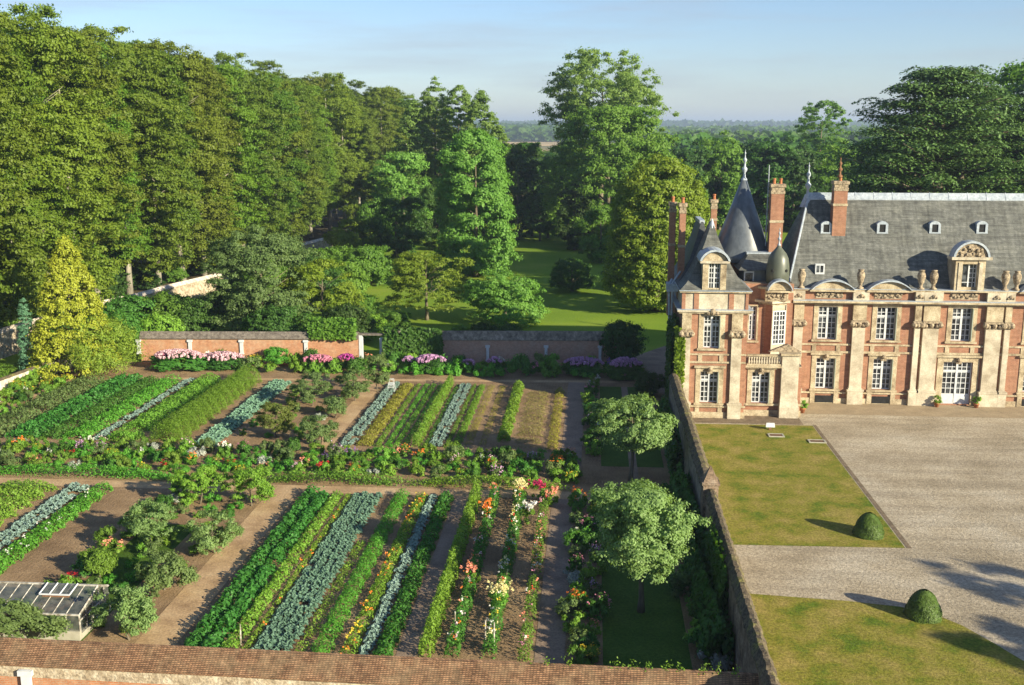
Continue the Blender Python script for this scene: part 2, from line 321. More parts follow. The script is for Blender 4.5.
sheet('grass_strip', MT['lawn_green'], strip(.8, 5.0, 44, 70), .02, 'shaded green grass strip in the lower garden')
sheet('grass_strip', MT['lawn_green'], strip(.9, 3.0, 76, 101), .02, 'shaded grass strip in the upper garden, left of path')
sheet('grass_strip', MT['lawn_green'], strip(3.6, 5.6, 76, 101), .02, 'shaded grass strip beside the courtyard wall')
sheet('path', MT['path_grey'], strip(3.0, 3.6, 70, 101), .016, 'thin grey path between two shaded grass strips')
sheet('grass_strip', MT['lawn_green'], strip(-28.2, -25.0, 46, 62), .016, 'worn grass strip among the young fruit trees')
sheet('forest_floor', mat_noise('forest_floor_mat', [(.35, (.05, .045, .02)), (.6, (.11, .085, .045)), (.75, (.06, .08, .02))], .6, fine=(5., .3)), [(-140, 90), (-66.3, 96), (-65.2, 113), (-63.2, 128.6), (-61.5, 133.6), (-59.8, 144.6), (-56.6, 158.8), (-56.8, 178), (-56.3, 197.5), (-53.7, 214.9), (-55.3, 265), (-50, 350), (-140, 350)], .02, 'shaded leaf litter floor of the beech forest')
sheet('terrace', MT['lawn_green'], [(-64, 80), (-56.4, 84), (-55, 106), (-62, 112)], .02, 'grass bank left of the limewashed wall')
# ------------------------------------------------------------------ walls
def wall_poly(name, label, pts, h, th, body, cop, cop_h=.6, over=.15, extra=None):
    e = empty(name, (pts[0][0], pts[0][1], 0)); tag(e, label, 'wall', kind='thing')
    ox, oy = pts[0]; b = MB(); c = MB()
    for (xa, ya), (xb, yb) in zip(pts[:-1], pts[1:]):
        L = math.hypot(xb - xa, yb - ya); ux, uy = (xb - xa) / L, (yb - ya) / L; nx, ny = -uy, ux
        def sec(prof, mb):
            k = len(prof); vs = []
            for (px, py) in ((xa - ox, ya - oy), (xb - ox, yb - oy)): vs += [(px + nx * s, py + ny * s, z) for s, z in prof]
            mb.add(vs, [tuple(range(k)), tuple(range(2 * k - 1, k - 1, -1))] + [(i, i + k, (i + 1) % k + k, (i + 1) % k) for i in range(k)])
        sec([(-th / 2, -.1), (th / 2, -.1), (th / 2, h - cop_h), (-th / 2, h - cop_h)], b)
        sec([(-th / 2 - over, h - cop_h), (th / 2 + over, h - cop_h), (th / 2 + over, h - cop_h + .07), (.06, h), (-.06, h), (-th / 2 - over, h - cop_h + .07)], c)
    b.build('wall_body', body, e); c.build('coping', cop, e); return e
def bracket(e, x, y, z0, z1, w=.35, dpt=.16, name='pier'):
    m = MB().box(x - w / 2, x + w / 2, y - dpt, y, z0, z1); m.box(x - w / 2 - .1, x + w / 2 + .1, y - dpt - .06, y, z1 - .25, z1 - .01); m.box(x - w / 2 - .07, x + w / 2 + .07, y - dpt - .04, y, z0, z0 + .15)
    return m.build(name, MT['white'], e)
# near wall: tall tiled coping, stone band, brick below
nw = empty('garden_wall', (0, 40, 0)); tag(nw, 'near brick garden wall with deep tiled coping along the bottom of the view', 'wall', kind='thing')
def nwsec(prof, name, mat, x0=-60, x1=7.35):
    m = MB(); k = len(prof); y = lambda X, s: (.3 - .018 * (X + 25)) + s
    xs = np.linspace(x0, x1, 60); rr = random.Random(5)
    vs = []
    for X in xs:
        j = rr.uniform(-.012, .012); vs += [(X, y(X, s), z + j) for s, z in prof]
    fs = [(i + j * k, i + (j + 1) * k, (i + 1) % k + (j + 1) * k, (i + 1) % k + j * k) for j in range(len(xs) - 1) for i in range(k)] + [tuple(range(k)), tuple(range(len(vs) - 1, len(vs) - k - 1, -1))]
    m.add(vs, fs); return m.build(name, mat, nw)
nwsec([(-.82, 2.52), (0, 3.24), (.12, 3.26), (.75, 2.75), (.75, 2.66), (-.82, 2.44)], 'coping', MT['coping'])
nwsec([(-.72, 1.9), (-.72, 2.5), (.5, 2.7), (.5, 1.9)], 'stone_band', MT['rubble'])
nwsec([(-.66, -.1), (-.66, 1.902), (.45, 1.902), (.45, -.1)], 'wall_body', MT['garden_brick'])
for px in (23,): 
    X, z = Q(39.3, px, 672); yy = (.3 - .018 * (X + 25)) - .72
    bracket(nw, X, yy, z - 1.6, z, .42, .14, 'bracket')
# courtyard wall, a straight run with an obelisk pier
cw = empty('courtyard_wall', (7.25, 40, 0)); tag(cw, 'long mossy wall between kitchen garden and courtyard', 'wall', kind='thing')
def cwsec(prof, name, mat, y0, y1, n=110, jit=.06):
    rr = random.Random(len(name) + int(y0)); ys = np.linspace(y0 - 40, y1 - 40, n); k = len(prof); vs = []
    for Y in ys:
        a, b_ = rr.uniform(-jit, jit), rr.uniform(-jit, jit) * .6; vs += [(s + b_, Y, z + a) for s, z in prof]
    fs = [(i + j * k, (i + 1) % k + j * k, (i + 1) % k + (j + 1) * k, i + (j + 1) * k) for j in range(n - 1) for i in range(k)] + [tuple(range(k - 1, -1, -1)), tuple(range(len(vs) - k, len(vs)))]
    return MB().add(vs, fs).build(name, mat, cw)
cwsec([(-.28, -.1), (.28, -.1), (.28, 3.5), (-.28, 3.5)], 'wall_body', MT['rubble_dark'], 36, 60.3, jit=.0)
cwsec([(-.36, -.1), (.34, -.1), (.34, 3.6), (-.36, 3.6)], 'wall_body', MT['flint'], 61.3, 90.2, jit=.0)
cwsec([(-.35, 3.5), (.35, 3.5), (.35, 3.62), (.1, 3.98), (-.1, 3.98), (-.35, 3.62)], 'coping', MT['mossy'], 36, 60.3)
cwsec([(-.46, 3.6), (.44, 3.6), (.44, 3.7), (.14, 4.02), (-.14, 4.02), (-.46, 3.7)], 'coping', MT['mossy'], 61.3, 90.2)
for y0 in (): box('buttress', MT['rubble'], cw, -.75, -.322, y0 - 40, y0 - 39.4, -.05, 2.6)
ob = MB().box(-.45, .45, 20.3, 21.3, -.1, 4.15); ob.box(-.53, .53, 20.2, 21.4, 4.152, 4.3); ob.add([(-.45, 20.3, 4.3), (.45, 20.3, 4.3), (.45, 21.3, 4.3), (-.45, 21.3, 4.3), (0, 20.8, 5.25)], [(0, 1, 4), (1, 2, 4), (2, 3, 4), (3, 0, 4), (3, 2, 1, 0)]); ob.build('pier', MT['rubble_dark'], cw)
# far garden wall, left run
fw = wall_poly('far_garden_wall', 'sunlit orange brick wall with dark tiled coping at the back of the garden', [(-48.9, 108.7), (-25.1, 110.2)], 3.35, .5, MT['garden_brick'], MT['coping_grey'], .75, .22)
for px in (143.5, 193, 243, 306): X, z = Q(109.6, px, 343); bracket(fw, X + 48.9, .0 + (X + 48.9) * .063 - .25, .9, 2.5)
gt = empty('garden_gateway', (-24.2, 110.2, 0)); tag(gt, 'white-posted gateway opening between the two runs of the far wall', 'gateway', kind='thing')
box('post', MT['white'], gt, -.9, -.55, -.3, .3, 0, 3.0); box('post', MT['white'], gt, 1.35, 1.65, -.3, .3, 0, 2.7); box('lintel', MT['coping_grey'], gt, -.9, 1.7, -.25, .25, 3.0, 3.2)
fr = wall_poly('far_garden_wall', 'shaded pink brick wall with flint coping, right of the gateway', [(-22.4, 110.3), (-12, 111), (3.0, 111.9)], 3.5, .55, MT['pink_brick'], MT['flint'], 1.0, .08)
for px in (438, 488, 546, 600): X, z = Q(110.9, px, 352); bracket(fr, X + 22.4, .06 * (X + 22.4) - .3, .3, 2.0, .3)
wall_poly('low_terrace_wall', 'limewashed low wall left of the vegetable beds', [(-56.6, 80), (-56.4, 93), (-55.2, 105.5)], 1.55, .4, MT['limewash'], MT['mossy'], .2, .05)
wall_poly('park_boundary_wall', 'old brick boundary wall at the foot of the beech forest', [(-66, 96), (-64.9, 113), (-62.9, 128.6), (-61.2, 133.6), (-59.5, 144.6), (-56.3, 158.8), (-56.5, 178), (-56, 197.5), (-53.4, 214.9), (-55, 265)], 3.3, .5, MT['rubble'], MT['limewash'], .5, .15)
# ------------------------------------------------------------------ the country house
from mathutils import Matrix
def settle(root):            # children were modelled in site coordinates: keep them there under a root that stands at the thing's base
    inv = Matrix.Translation(root.location).inverted()
    for ch in root.children: ch.matrix_parent_inverse = inv
HS = empty('country_house', (25, 96.3, 0)); tag(HS, 'brick and stone country house with steep slate roofs, corner pavilion and cone-roofed tower', 'country house', kind='thing')
YF = 96.3
def holed(name, x0, x1, z0, z1, y, holes, mat, back=.35):
    xs = sorted({x0, x1} | {v for h in holes for v in h[:2]}); zs = sorted({z0, z1} | {v for h in holes for v in h[2:4]})
    m = MB()
    for i in range(len(xs) - 1):
        for j in range(len(zs) - 1):
            cx, cz = (xs[i] + xs[i + 1]) / 2, (zs[j] + zs[j + 1]) / 2
            if any(h[0] < cx < h[1] and h[2] < cz < h[3] for h in holes): continue
            m.add([(xs[i], y, zs[j]), (xs[i + 1], y, zs[j]), (xs[i + 1], y, zs[j + 1]), (xs[i], y, zs[j + 1])], [(0, 1, 2, 3)])
    for a, b, c, d_ in holes:
        m.add([(a, y, c), (b, y, c), (b, y, d_), (a, y, d_), (a, y + back, c), (b, y + back, c), (b, y + back, d_), (a, y + back, d_)], [(0, 4, 5, 1), (1, 5, 6, 2), (2, 6, 7, 3), (3, 7, 4, 0), (4, 7, 6, 5)])
    return m.build(name, mat, HS)
def window(x0, x1, z0, z1, y, nx, ny, sw=.4, head=True, door=False, rev=.33, shut=True, transom=.72, sill=True):
    """stone surround + recessed casement with glazing bars + pane"""
    ys = y - .06; sur = MB()
    if sw > 0:
        sur.box(x0 - sw, x0, ys, y + .02, z0 - .02, z1 + sw * .8); sur.box(x1, x1 + sw, ys, y + .02, z0 - .02, z1 + sw * .8)
        sur.box(x0 + .002, x1 - .002, ys + .002, y + .02, z1, z1 + sw * .8)
        if sill and not door: sur.box(x0 - sw - .1, x1 + sw + .1, y - .2, y + .01, z0 - .2, z0 - .022)
        if head: sur.box(x0 - sw - .15, x1 + sw + .15, y - .24, y + .01, z1 + sw * .8 + .003, z1 + sw * .8 + .2)
        sur.build('window_surround', MT['stone'], HS)
        if head:
            k = MB(); xc = (x0 + x1) / 2; k.box(xc - .24, xc + .24, y - .22, ys - .002, z1 - .15, z1 + sw * .8 - .01); k.ball(xc, y - .25, z1 + .25, .2); k.build('keystone', MT['carved'], HS)
    yw = y + rev - .12; f = MB(); fb = .1
    f.box(x0, x0 + fb, yw, yw + .09, z0, z1); f.box(x1 - fb, x1, yw, yw + .09, z0, z1); f.box(x0 + fb, x1 - fb, yw, yw + .09, z0, z0 + fb); f.box(x0 + fb, x1 - fb, yw, yw + .09, z1 - fb, z1)
    xc = (x0 + x1) / 2; zt = z0 + (z1 - z0) * transom; zb = z0
    f.box(xc - .09, xc + .09, yw - .02, yw + .088, z0 + fb, z1 - fb); f.box(x0 + fb, xc - .09, yw - .01, yw + .086, zt - .08, zt + .08); f.box(xc + .09, x1 - fb, yw - .01, yw + .086, zt - .08, zt + .08)
    if door: zb = z0 + .95; f.box(x0 + fb, xc - .09, yw + .01, yw + .08, z0 + fb, zb); f.box(xc + .09, x1 - fb, yw + .01, yw + .08, z0 + fb, zb)
    for i in range(1, nx):
        x = x0 + (x1 - x0) * i / nx
        if abs(x - xc) < .12: continue
        f.box(x - .032, x + .032, yw + .015, yw + .07, zb + (0 if door else fb), z1 - fb - .001)
    for j in range(1, ny):
        z = zb + (z1 - zb) * j / ny
        if abs(z - zt) < .1: continue
        f.box(x0 + fb, xc - .09, yw + .02, yw + .066, z - .03, z + .03); f.box(xc + .09, x1 - fb, yw + .02, yw + .066, z - .03, z + .03)
    fo = f.build('door' if door else 'window', MT['white'], HS)
    box('pane', MT['glass'], fo, x0 + .01, x1 - .01, yw + .071, yw + .08, z0 + .02, z1 - .02)
    if shut: box('shutter', MT['shutter'], fo, x1 - .07, x1 - .004, y - .3, yw - .03, z0 + .03, z1 - .03)
    return fo
def pil(x0, x1, y, z0, z1, dp=.28, cap=True, base=True, capz=2.1, mat='stone_pale'):
    m = MB(); m.box(x0, x1, y - dp, y, z0 + 1.5, z1 - capz if cap else z1)
    if base: m.box(x0 - .14, x1 + .14, y - dp - .14, y, z0, z0 + 1.25); m.box(x0 - .2, x1 + .2, y - dp - .2, y, z0 + 1.252, z0 + 1.42); m.box(x0 - .06, x1 + .06, y - dp - .06, y, z0 + 1.422, z0 + 1.52)
    o = m.build('pilaster', MT[mat], HS)
    if cap:
        c = MB(); xc = (x0 + x1) / 2; w_ = (x1 - x0) / 2; zc = z1 - capz
        c.box(x0 - .06, x1 + .06, y - dp - .08, y, zc - .02, zc + .1)
        c.box(x0 - .18, x1 + .18, y - dp - .22, y, zc + .45, zc + .62)
        for s in (-1, 1):
            c.ball(xc + s * (w_ + .08), y - dp - .12, zc + .3, .27); c.ball(xc + s * (w_ - .2), y - dp - .1, zc + .2, .18)
        c.ball(xc, y - dp - .12, zc + .28, .23)
        c.build('capital', MT['carved'], o)
        box('architrave', MT['stone'], o, x0 - .04, x1 + .04, y - dp, y, zc + .625, z1 - .002)
    return o
def carving(x0, x1, y, z0, z1, seed, name='carved_panel'):
    r = random.Random(seed); m = MB(); m.box(x0, x1, y - .04, y, z0, z1)
    n = int((x1 - x0) * 7)
    for i in range(n): m.ball(x0 + (x1 - x0) * (i + .5) / n + r.uniform(-.05, .05), y - .06, r.uniform(z0 + .15, z1 - .15), r.uniform(.08, .17), 6)
    return m.build(name, MT['carved'], HS)
def arc(xc, w_, z0, h, n=12, th=.16):     # segmental arch outline pts
    Rr = (w_ * w_ + h * h) / (2 * h); a0 = math.asin(min(1, w_ / Rr))
    out = [(xc + Rr * math.sin(a0 * k), z0 + h - Rr + Rr * math.cos(a0 * k)) for k in np.linspace(-1, 1, n)]
    return out
def seg_pediment(xc, w_, y, z0, h, dp=.7):
    o = MB().prism(list(reversed(arc(xc, w_ - .15, z0, h - .12))), y - .3, y + .2).build('pediment', MT['stone'], HS)
    A = arc(xc, w_, z0, h); B = arc(xc, w_ - .05, z0 - .03, h - .1)
    m = MB()
    for i in range(len(A) - 1): m.prism([B[i], B[i + 1], A[i + 1], A[i]], y - .62, y + dp)
    m.build('lead_cap', MT['lead'], o)
    MB().box(xc - w_ - .1, xc + w_ + .1, y - .5, y + .0, z0 - .2, z0 - .045).build('ledge', MT['stone'], o); return o
def urn(x, y, z, s=1.):
    p = [(.34, 0), (.36, .12), (.2, .2), (.17, .5), (.3, .75), (.34, 1.0), (.36, 1.05), (.42, 1.35), (.36, 1.62), (.22, 1.8), (.3, 1.86), (.3, 1.95), (.05, 1.97)]
    return MB().lathe([(r * s, z + h * s) for r, h in p], x, y, 12).build('urn', MT['carved'], HS, True)
def finial(x, y, z, h, parent, s=1., mat='lead', name='finial'):
    p = [(.28, 0), (.3, .1), (.14, .16), (.12, .3), (.26, .36), (.28, .42), (.12, .48), (.1, .6), (.2, .66), (.2, .7), (.07, .76), (.05, .86), (.1, .89), (.03, .93), (.015, 1)]
    return MB().lathe([(r * s, z + k * h) for r, k in p], x, y, 10).build(name, MT[mat], parent, True)
def chimney(x0, x1, y0, y1, z0, z1, parent, pots=2, name='chimney', panels=True):
    m = MB().box(x0, x1, y0, y1, z0, z1 - .9); o = m.build(name, MT['brick'], parent)
    c = MB(); w_ = .05
    c.box(x0 - w_, x1 + w_, y0 - w_, y1 + w_, z1 - .898, z1 - .62); c.box(x0, x1, y0, y1, z1 - .618, z1 - .3); c.box(x0 - w_ - .05, x1 + w_ + .05, y0 - w_ - .05, y1 + w_ + .05, z1 - .298, z1)
    k = z0 + (z1 - z0) * .62; MB().box(x0 - .06, x1 + .06, y0 - .06, y1 + .06, k, k + .22).build('chimney_band', MT['stone'], o)
    c.build('chimney_cap', MT['carved'], o)
    for i in range(pots):
        x = x0 + (x1 - x0) * (i + .5) / pots; MB().lathe([(.15, z1), (.13, z1 + .35), (.17, z1 + .4), (.15, z1 + .5)], x, (y0 + y1) / 2, 8).build('chimney_pot', MT['terracotta'], o)
    return o
def roofmesh(name, vs, fs, mat): return MB().add(vs, fs).build(name, mat, HS)
# --- main range: plan X 18 .. 49.2, front YF
XM0, XM1 = 18.2, 49.2; ZC = 9.35; ZA = 10.55; YB = 108.4
AX = Q(YF, 962, 320)[0]
def qx(px, py, y=YF): return Q(y, px, py)[0]
def qz(px, py, y=YF): return Q(y, px, py)[1]
up = [(qx(818, 322), qx(837, 322)), (qx(876.5, 322), qx(896, 322))]; lo = [(qx(815.5, 375), qx(834.5, 375)), (qx(872.5, 375), qx(891.5, 375))]
UW = [up[0], up[1], (AX - .88, AX + .88)]; UW += [(2 * AX - b, 2 * AX - a) for a, b in up[::-1]]
LWN = [lo[0], lo[1]] + [(2 * AX - b, 2 * AX - a) for a, b in lo[::-1]]
UZ = (qz(885, 340), ZC - .28); LZ = (qz(882, 389.5), qz(882, 359)); DZ = (0.12, qz(957, 362))
DW = (AX - 1.3, AX + 1.3)
holes = [(a, b, UZ[0], UZ[1]) for a, b in UW] + [(a, b, LZ[0], LZ[1]) for a, b in LWN] + [(DW[0], DW[1], DZ[0], DZ[1])]
holed('wall', XM0, XM1, 0, ZC, YF, holes, MT['brick'])
MB().box(XM0, XM1, YF + .36, YB, 0, ZC).build('wall', MT['brick'], HS)
for a, b in UW: window(a, b, UZ[0], UZ[1], YF, 4, 6, .42, head=False)
for a, b in LWN: window(a, b, LZ[0], LZ[1], YF, 4, 6, .42)
window(DW[0], DW[1], DZ[0], DZ[1], YF, 6, 6, .55, door=True, transom=.78, shut=False)
# stone dado, apron panels below upper windows, string courses
def runs(x0, x1, cuts):
    xs = [x0]; 
    for a, b in sorted(cuts): xs += [a, b]
    xs.append(x1); return [(xs[i], xs[i + 1]) for i in range(0, len(xs), 2) if xs[i + 1] - xs[i] > .05]
m = MB()
for a, b in runs(XM0, XM1, [(DW[0] - .56, DW[1] + .56)]): m.box(a, b, YF - .1, YF - .002, 0, .5); m.box(a, b, YF - .14, YF - .003, .95, 1.1)
m.build('plinth', MT['stone'], HS)
zs1, zs2 = qz(850, 342), qz(850, 352)
m = MB()
m.box(XM0, XM1, YF - .1, YF - .001, zs1 - .32, zs1 - .16); m.box(XM0, XM1, YF - .12, YF - .001, zs2 - .1, zs2 + .08); m.build('string_course', MT['stone'], HS)
for i, (a, b) in enumerate(UW):
    box('window_apron', MT['stone'], HS, a - .42, a - .05, YF - .07, YF, zs2 + .082, zs1 - .322); box('window_apron', MT['stone'], HS, b + .05, b + .42, YF - .07, YF, zs2 + .082, zs1 - .322)
for a, b in LWN:
    box('window_apron', MT['stone'], HS, a - .42, a, YF - .16, YF - .1, 0, LZ[0] - .205); box('window_apron', MT['stone'], HS, b, b + .42, YF - .16, YF - .1, 0, LZ[0] - .205)
    box('basement_grille', MT['dark'], HS, a + .05, b - .05, YF - .15, YF - .101, .1, .75)
# pilasters and cornice
pils = [(qx(850.5, 350), qx(863, 350)), (qx(912, 350), qx(917.5, 350)), (qx(920.5, 350), qx(936, 350))]
for a, b in pils: pil(a, b, YF, 0, ZC, .3); pil(2 * AX - b, 2 * AX - a, YF, 0, ZC, .3)
pil(qx(792, 350), qx(801, 350), YF, 0, ZC, .3)
m = MB(); m.box(XM0, XM1, YF - .45, YF + .1, ZC, ZC + .16); m.box(XM0, XM1, YF - .75, YF + .1, ZC + .162, ZC + .34); m.build('cornice', MT['stone'], HS)
MB().box(XM0, XM1, YF - .76, YF + .1, ZC + .342, ZC + .39).build('cornice_lead', MT['lead'], HS)
MB().box(XM0, XM1, YF - .02, YF + .3, ZC + .392, ZA).build('attic_wall', MT['brick'], HS)
MB().box(XM0, XM1, YF - .4, YF + .35, ZA + .002, ZA + .15).build('parapet_coping', MT['stone'], HS)
MB().box(XM0, XM1, YF - .42, YF + .9, ZA + .152, ZA + .2).build('gutter', MT['lead'], HS)
for a, b in pils + [(2 * AX - b, 2 * AX - a) for a, b in pils] + [(qx(794, 290), qx(803, 290))]:
    m = MB(); m.box(a - .15, b + .15, YF - .42, YF - .021, ZC + .392, ZA); m.build('attic_pier', MT['stone_pale'], HS)
    m = MB(); m.ball((a + b) / 2, YF - .42, ZC + .8, .2); m.ball((a + b) / 2 - .25, YF - .42, ZC + .7, .12); m.ball((a + b) / 2 + .25, YF - .42, ZC + .7, .12); m.build('attic_ornament', MT['carved'], HS)
for xu in [qx(801, 285), qx(860, 285), qx(920.5, 285), qx(933, 285), qx(1004.5, 285), qx(1016, 285), 2 * AX - qx(860, 285)]: urn(xu, YF - .12, ZA + .2, .9)
for px in (832.5, 889): seg_pediment(qx(px, 284), 1.95, YF, ZA + .15, .9, .35)
seg_pediment(2 * AX - qx(889, 284), 1.95, YF, ZA + .15, .9, .35)
for i, (a, b) in enumerate(UW): carving((a + b) / 2 - 1.2, (a + b) / 2 + 1.2, YF - .022, ZC + .5, ZA - .1, i)
# main roof
YR0, YRR, ZR = YF + .55, 102.35, 18.85; ZE = ZA + .2; HX = 20.4
XR = 2 * AX - HX; XL, XRR = 17.9, 2 * AX - 17.9 + 0
roofmesh('main_roof', [(XL, YR0, ZE), (XRR, YR0, ZE), (XRR, YB, ZE), (XL, YB, ZE), (HX, YRR, ZR), (XR, YRR, ZR)],
         [(0, 1, 5, 4), (1, 2, 5), (2, 3, 4, 5), (3, 0, 4), (3, 2, 1, 0)], MT['slate'])
mr_ = bpy.data.objects['main_roof']
sl = (ZR - ZE) / (YRR - YR0)
def onroof(px, py):
    X, Y, D = _ray(px, py); t = 1.
    t = (H_ - ZE + YR0 * sl) / (D + Y * sl); return X * t, Y * t, H_ - D * t
m = MB(); m.prismx([(YRR - .36, ZR - .36 * sl + .02), (YRR - .36, ZR - .36 * sl + .1), (YRR, ZR + .16), (YRR + .36, ZR - .36 * sl + .1), (YRR + .36, ZR - .36 * sl)], HX - .1, XR + .1)
x = HX + .8
o = m.build('ridge_lead', MT['lead'], mr_)
m = MB()
while x < XR: m.prismx([(YRR - .38, ZR - .38 * sl + .05), (YRR - .37, ZR - .37 * sl + .15), (YRR, ZR + .21), (YRR, ZR + .1)], x, x + .07); x += 1.72
m.build('lead_roll', MT['lead'], o)
m = MB().tube([(XL, YR0, ZE + .05), (HX, YRR, ZR + .03)], [.11, .11], 6).build('hip_lead', MT['lead'], mr_); m = MB().tube([(XRR, YR0, ZE + .05), (XR, YRR, ZR + .03)], [.11, .11], 6); m.build('hip_lead', MT['lead'], mr_)
finial(qx(806, 195, YRR) + .15, YRR, ZR - .6, 3.6, mr_, 1.0); m = MB().lathe([(.7, ZR - 1.2), (.25, ZR)], qx(806, 195, YRR) + .15, YRR, 8).build('finial_base', MT['lead'], mr_)
finial(XR, YRR, ZR - .5, 3.4, mr_)
def skylight(px, py):
    X, Y, z = onroof(px, py); o = empty('roof_dormer', (0, 0, 0)); o.parent = HS
    wd, hh, dp = .38, .62, (1.5) / sl
    m = MB(); A = arc(X, wd + .14, z + hh, .3, 8); y0 = Y - .1
    m.prism(list(reversed(A)) + [], y0, Y + dp + .3); m.box(X - wd - .1, X - wd + .06, y0 + .01, Y + dp, z - .1, z + hh - .001); m.box(X + wd - .06, X + wd + .1, y0 + .01, Y + dp, z - .1, z + hh - .001)
    fo = m.build('dormer_hood', MT['lead'], mr_)
    m = MB(); m.box(X - wd - .12, X - wd + .1, y0 - .06, y0, z - .1, z + hh); m.box(X + wd - .1, X + wd + .12, y0 - .06, y0, z - .1, z + hh); m.box(X - wd - .14, X + wd + .14, y0 - .1, y0 + .1, z - .22, z - .101); m.build('dormer_frame', MT['lead'], fo)
    box('dormer_pane', MT['dark'], fo, X - wd + .05, X + wd - .05, y0 + .012, y0 + .1, z - .09, z + hh + .1)
    bpy.data.objects.remove(o)
for px in (826, 882, 934.5, 981.5): skylight(px, 231)
for X in (AX + 7, AX + 12): 
    skylight(*[v for v in (512 + 0, 231)]) if False else None
X, Y, z = onroof(819.5, 273); m = MB(); m.box(X - .42, X + .42, Y - .12, Y + .3, z - .1, z + .85); fo = m.build('roof_window', MT['white'], mr_); box('pane', MT['glass'], fo, X - .3, X - .05, Y - .14, Y - .121, z + .08, z + .7); box('pane', MT['glass'], fo, X + .05, X + .3, Y - .14, Y - .121, z + .08, z + .7)
cyy = onroof(840, 236)[1]; x0, x1 = qx(833, 215, cyy), qx(846.5, 215, cyy)
c = chimney(x0, x1, cyy, cyy + 1.1, 14.2, 20.2, mr_, 1); finial((x0 + x1) / 2 - .1, cyy + .5, 20.5, 1.9, c, .8, 'rust', 'chimney_finial')
# central stone dormer
DX = qx(969, 270); zt = ZA + .2
dm = MB(); 
for s in (-1, 1): dm.box(*(sorted((DX + s * .68, DX + s * 1.3))), YF - .35, YF + 1.9, zt, zt + 2.75)
dm.box(DX - .679, DX + .679, YF - .1, YF + 3.1, zt, zt + .25); dm.box(DX - .679, DX + .679, YF - .3, YF + 2.2, zt + 2.35, zt + 2.75); dmo = dm.build('dormer', MT['stone'], HS)
m = MB(); m.box(DX - 1.75, DX + 1.75, YF - .6, YF + .8, zt + 2.752, zt + 3.0); m.build('dormer_cornice', MT['stone_pale'], dmo)
m = MB(); A = arc(DX, 1.5, zt + 3.002, 1.3, 14); m.prism(list(reversed(arc(DX, 1.36, zt + 3.002, 1.2, 14))), YF - .35, YF + .7); m.build('dormer_pediment', MT['carved'], dmo)
m = MB(); A2 = arc(DX, 1.6, zt + 3.002, 1.42, 14); A1 = arc(DX, 1.42, zt + 3.002, 1.24, 14)
for i in range(13): m.prism([A1[i], A1[i + 1], A2[i + 1], A2[i]], YF - .5, YF + .75)
m.build('dormer_roof', MT['lead'], dmo)
r = random.Random(3); m = MB()
for i in range(34):
    a = r.uniform(0, math.pi); q = r.uniform(0, 1.15); m.ball(DX + q * math.cos(a) * .95, YF - .4, zt + 2.9 + q * .95 * math.sin(a), r.uniform(.1, .2), 6)
m.build('dormer_carving', MT['carved'], dmo)
for s in (-1, 1): m = MB(); m.box(*(sorted((DX + s * .74, DX + s * 1.05))), YF - .42, YF - .351, zt, zt + 2.5); m.build('dormer_pilaster', MT['stone_pale'], dmo)
w_ = MB(); z0, z1 = zt + .25, zt + 2.35
w_.box(DX - .68, DX - .6, YF + .02, YF + .1, z0, z1); w_.box(DX + .6, DX + .68, YF + .02, YF + .1, z0, z1); w_.box(DX - .06, DX + .06, YF + .02, YF + .1, z0, z1)
for k in range(1, 5): z = z0 + (z1 - z0) * k / 5; w_.box(DX + .06, DX + .6, YF + .03, YF + .09, z - .03, z + .03)
w_.box(DX + .35, DX + .4, YF + .03, YF + .09, z0, z1); w_.box(DX - .6, DX - .06, YF - .03, YF + .03, z0 + .4, z0 + .46); wo = w_.build('window', MT['white'], dmo); box('pane', MT['glass'], wo, DX - .7, DX + .7, YF + .101, YF + .12, z0 - .0, z1)
# --- corner pavilion
YP = 90.3; PX0, PX1 = 7.75, 13.42; ZP = 9.35; ZQ = 11.15; YPB = 103.
def px_(a, b): return Q(YP, a, b)[0]
def pz_(a, b): return Q(YP, a, b)[1]
PU = (px_(703.5, 330), px_(720, 330)); PL = (px_(700, 388), px_(718, 388)); PUZ = (pz_(711, 348), pz_(711, 315.5)); PLZ = (pz_(710, 402.5), pz_(710, 371.5))
holed('wall', PX0, PX1, 0, ZP, YP, [PU + PUZ, PL + PLZ], MT['brick']); MB().box(PX0, PX1, YP + .36, YPB, 0, ZP).build('wall', MT['brick'], HS)
MB().box(PX0, PX0 + .3, YP + .002, YP + .36, 0, ZP).build('corner_return', MT['stone'], HS)
window(PU[0], PU[1], PUZ[0], PUZ[1], YP, 4, 6, .42, head=False); window(PL[0], PL[1], PLZ[0], PLZ[1], YP, 4, 6, .42)
pil(px_(681.5, 350), px_(690, 350), YP, 0, ZP, .22); pil(px_(731, 350), px_(741, 350), YP, 0, ZP, .22)
m = MB(); m.box(PX0 - .08, PX1 + .08, YP - .12, YP - .002, 0, .55); m.box(PX0 - .08, PX1 + .08, YP - .16, YP - .003, 1.0, 1.16); m.build('plinth', MT['stone'], HS)
m = MB(); m.box(PX0, PX1, YP - .1, YP - .001, 4.95, 5.1); m.box(PX0, PX1, YP - .1, YP - .001, 5.65, 5.8); m.build('string_course', MT['stone'], HS)
for a, b in (PU, PL):
    zz = (5.102, 5.648) if a == PU[0] else (0.56, 1.0)
    box('window_apron', MT['stone'], HS, a - .4, a - .03, YP - .07, YP, *zz); box('window_apron', MT['stone'], HS, b + .03, b + .4, YP - .07, YP, *zz)
def course(z0, z1, o, name, mat): return MB().slab([(PX0 - o, YP - o), (PX1 + o, YP - o), (PX1 + o, YPB + o), (PX0 - o, YPB + o)], z0, z1).build(name, mat, HS)
course(ZP, ZP + .14, .25, 'cornice', MT['stone']); course(ZP + .142, ZP + .3, .38, 'cornice', MT['stone_pale']); course(ZP + .302, ZP + .35, .4, 'cornice_lead', MT['lead'])
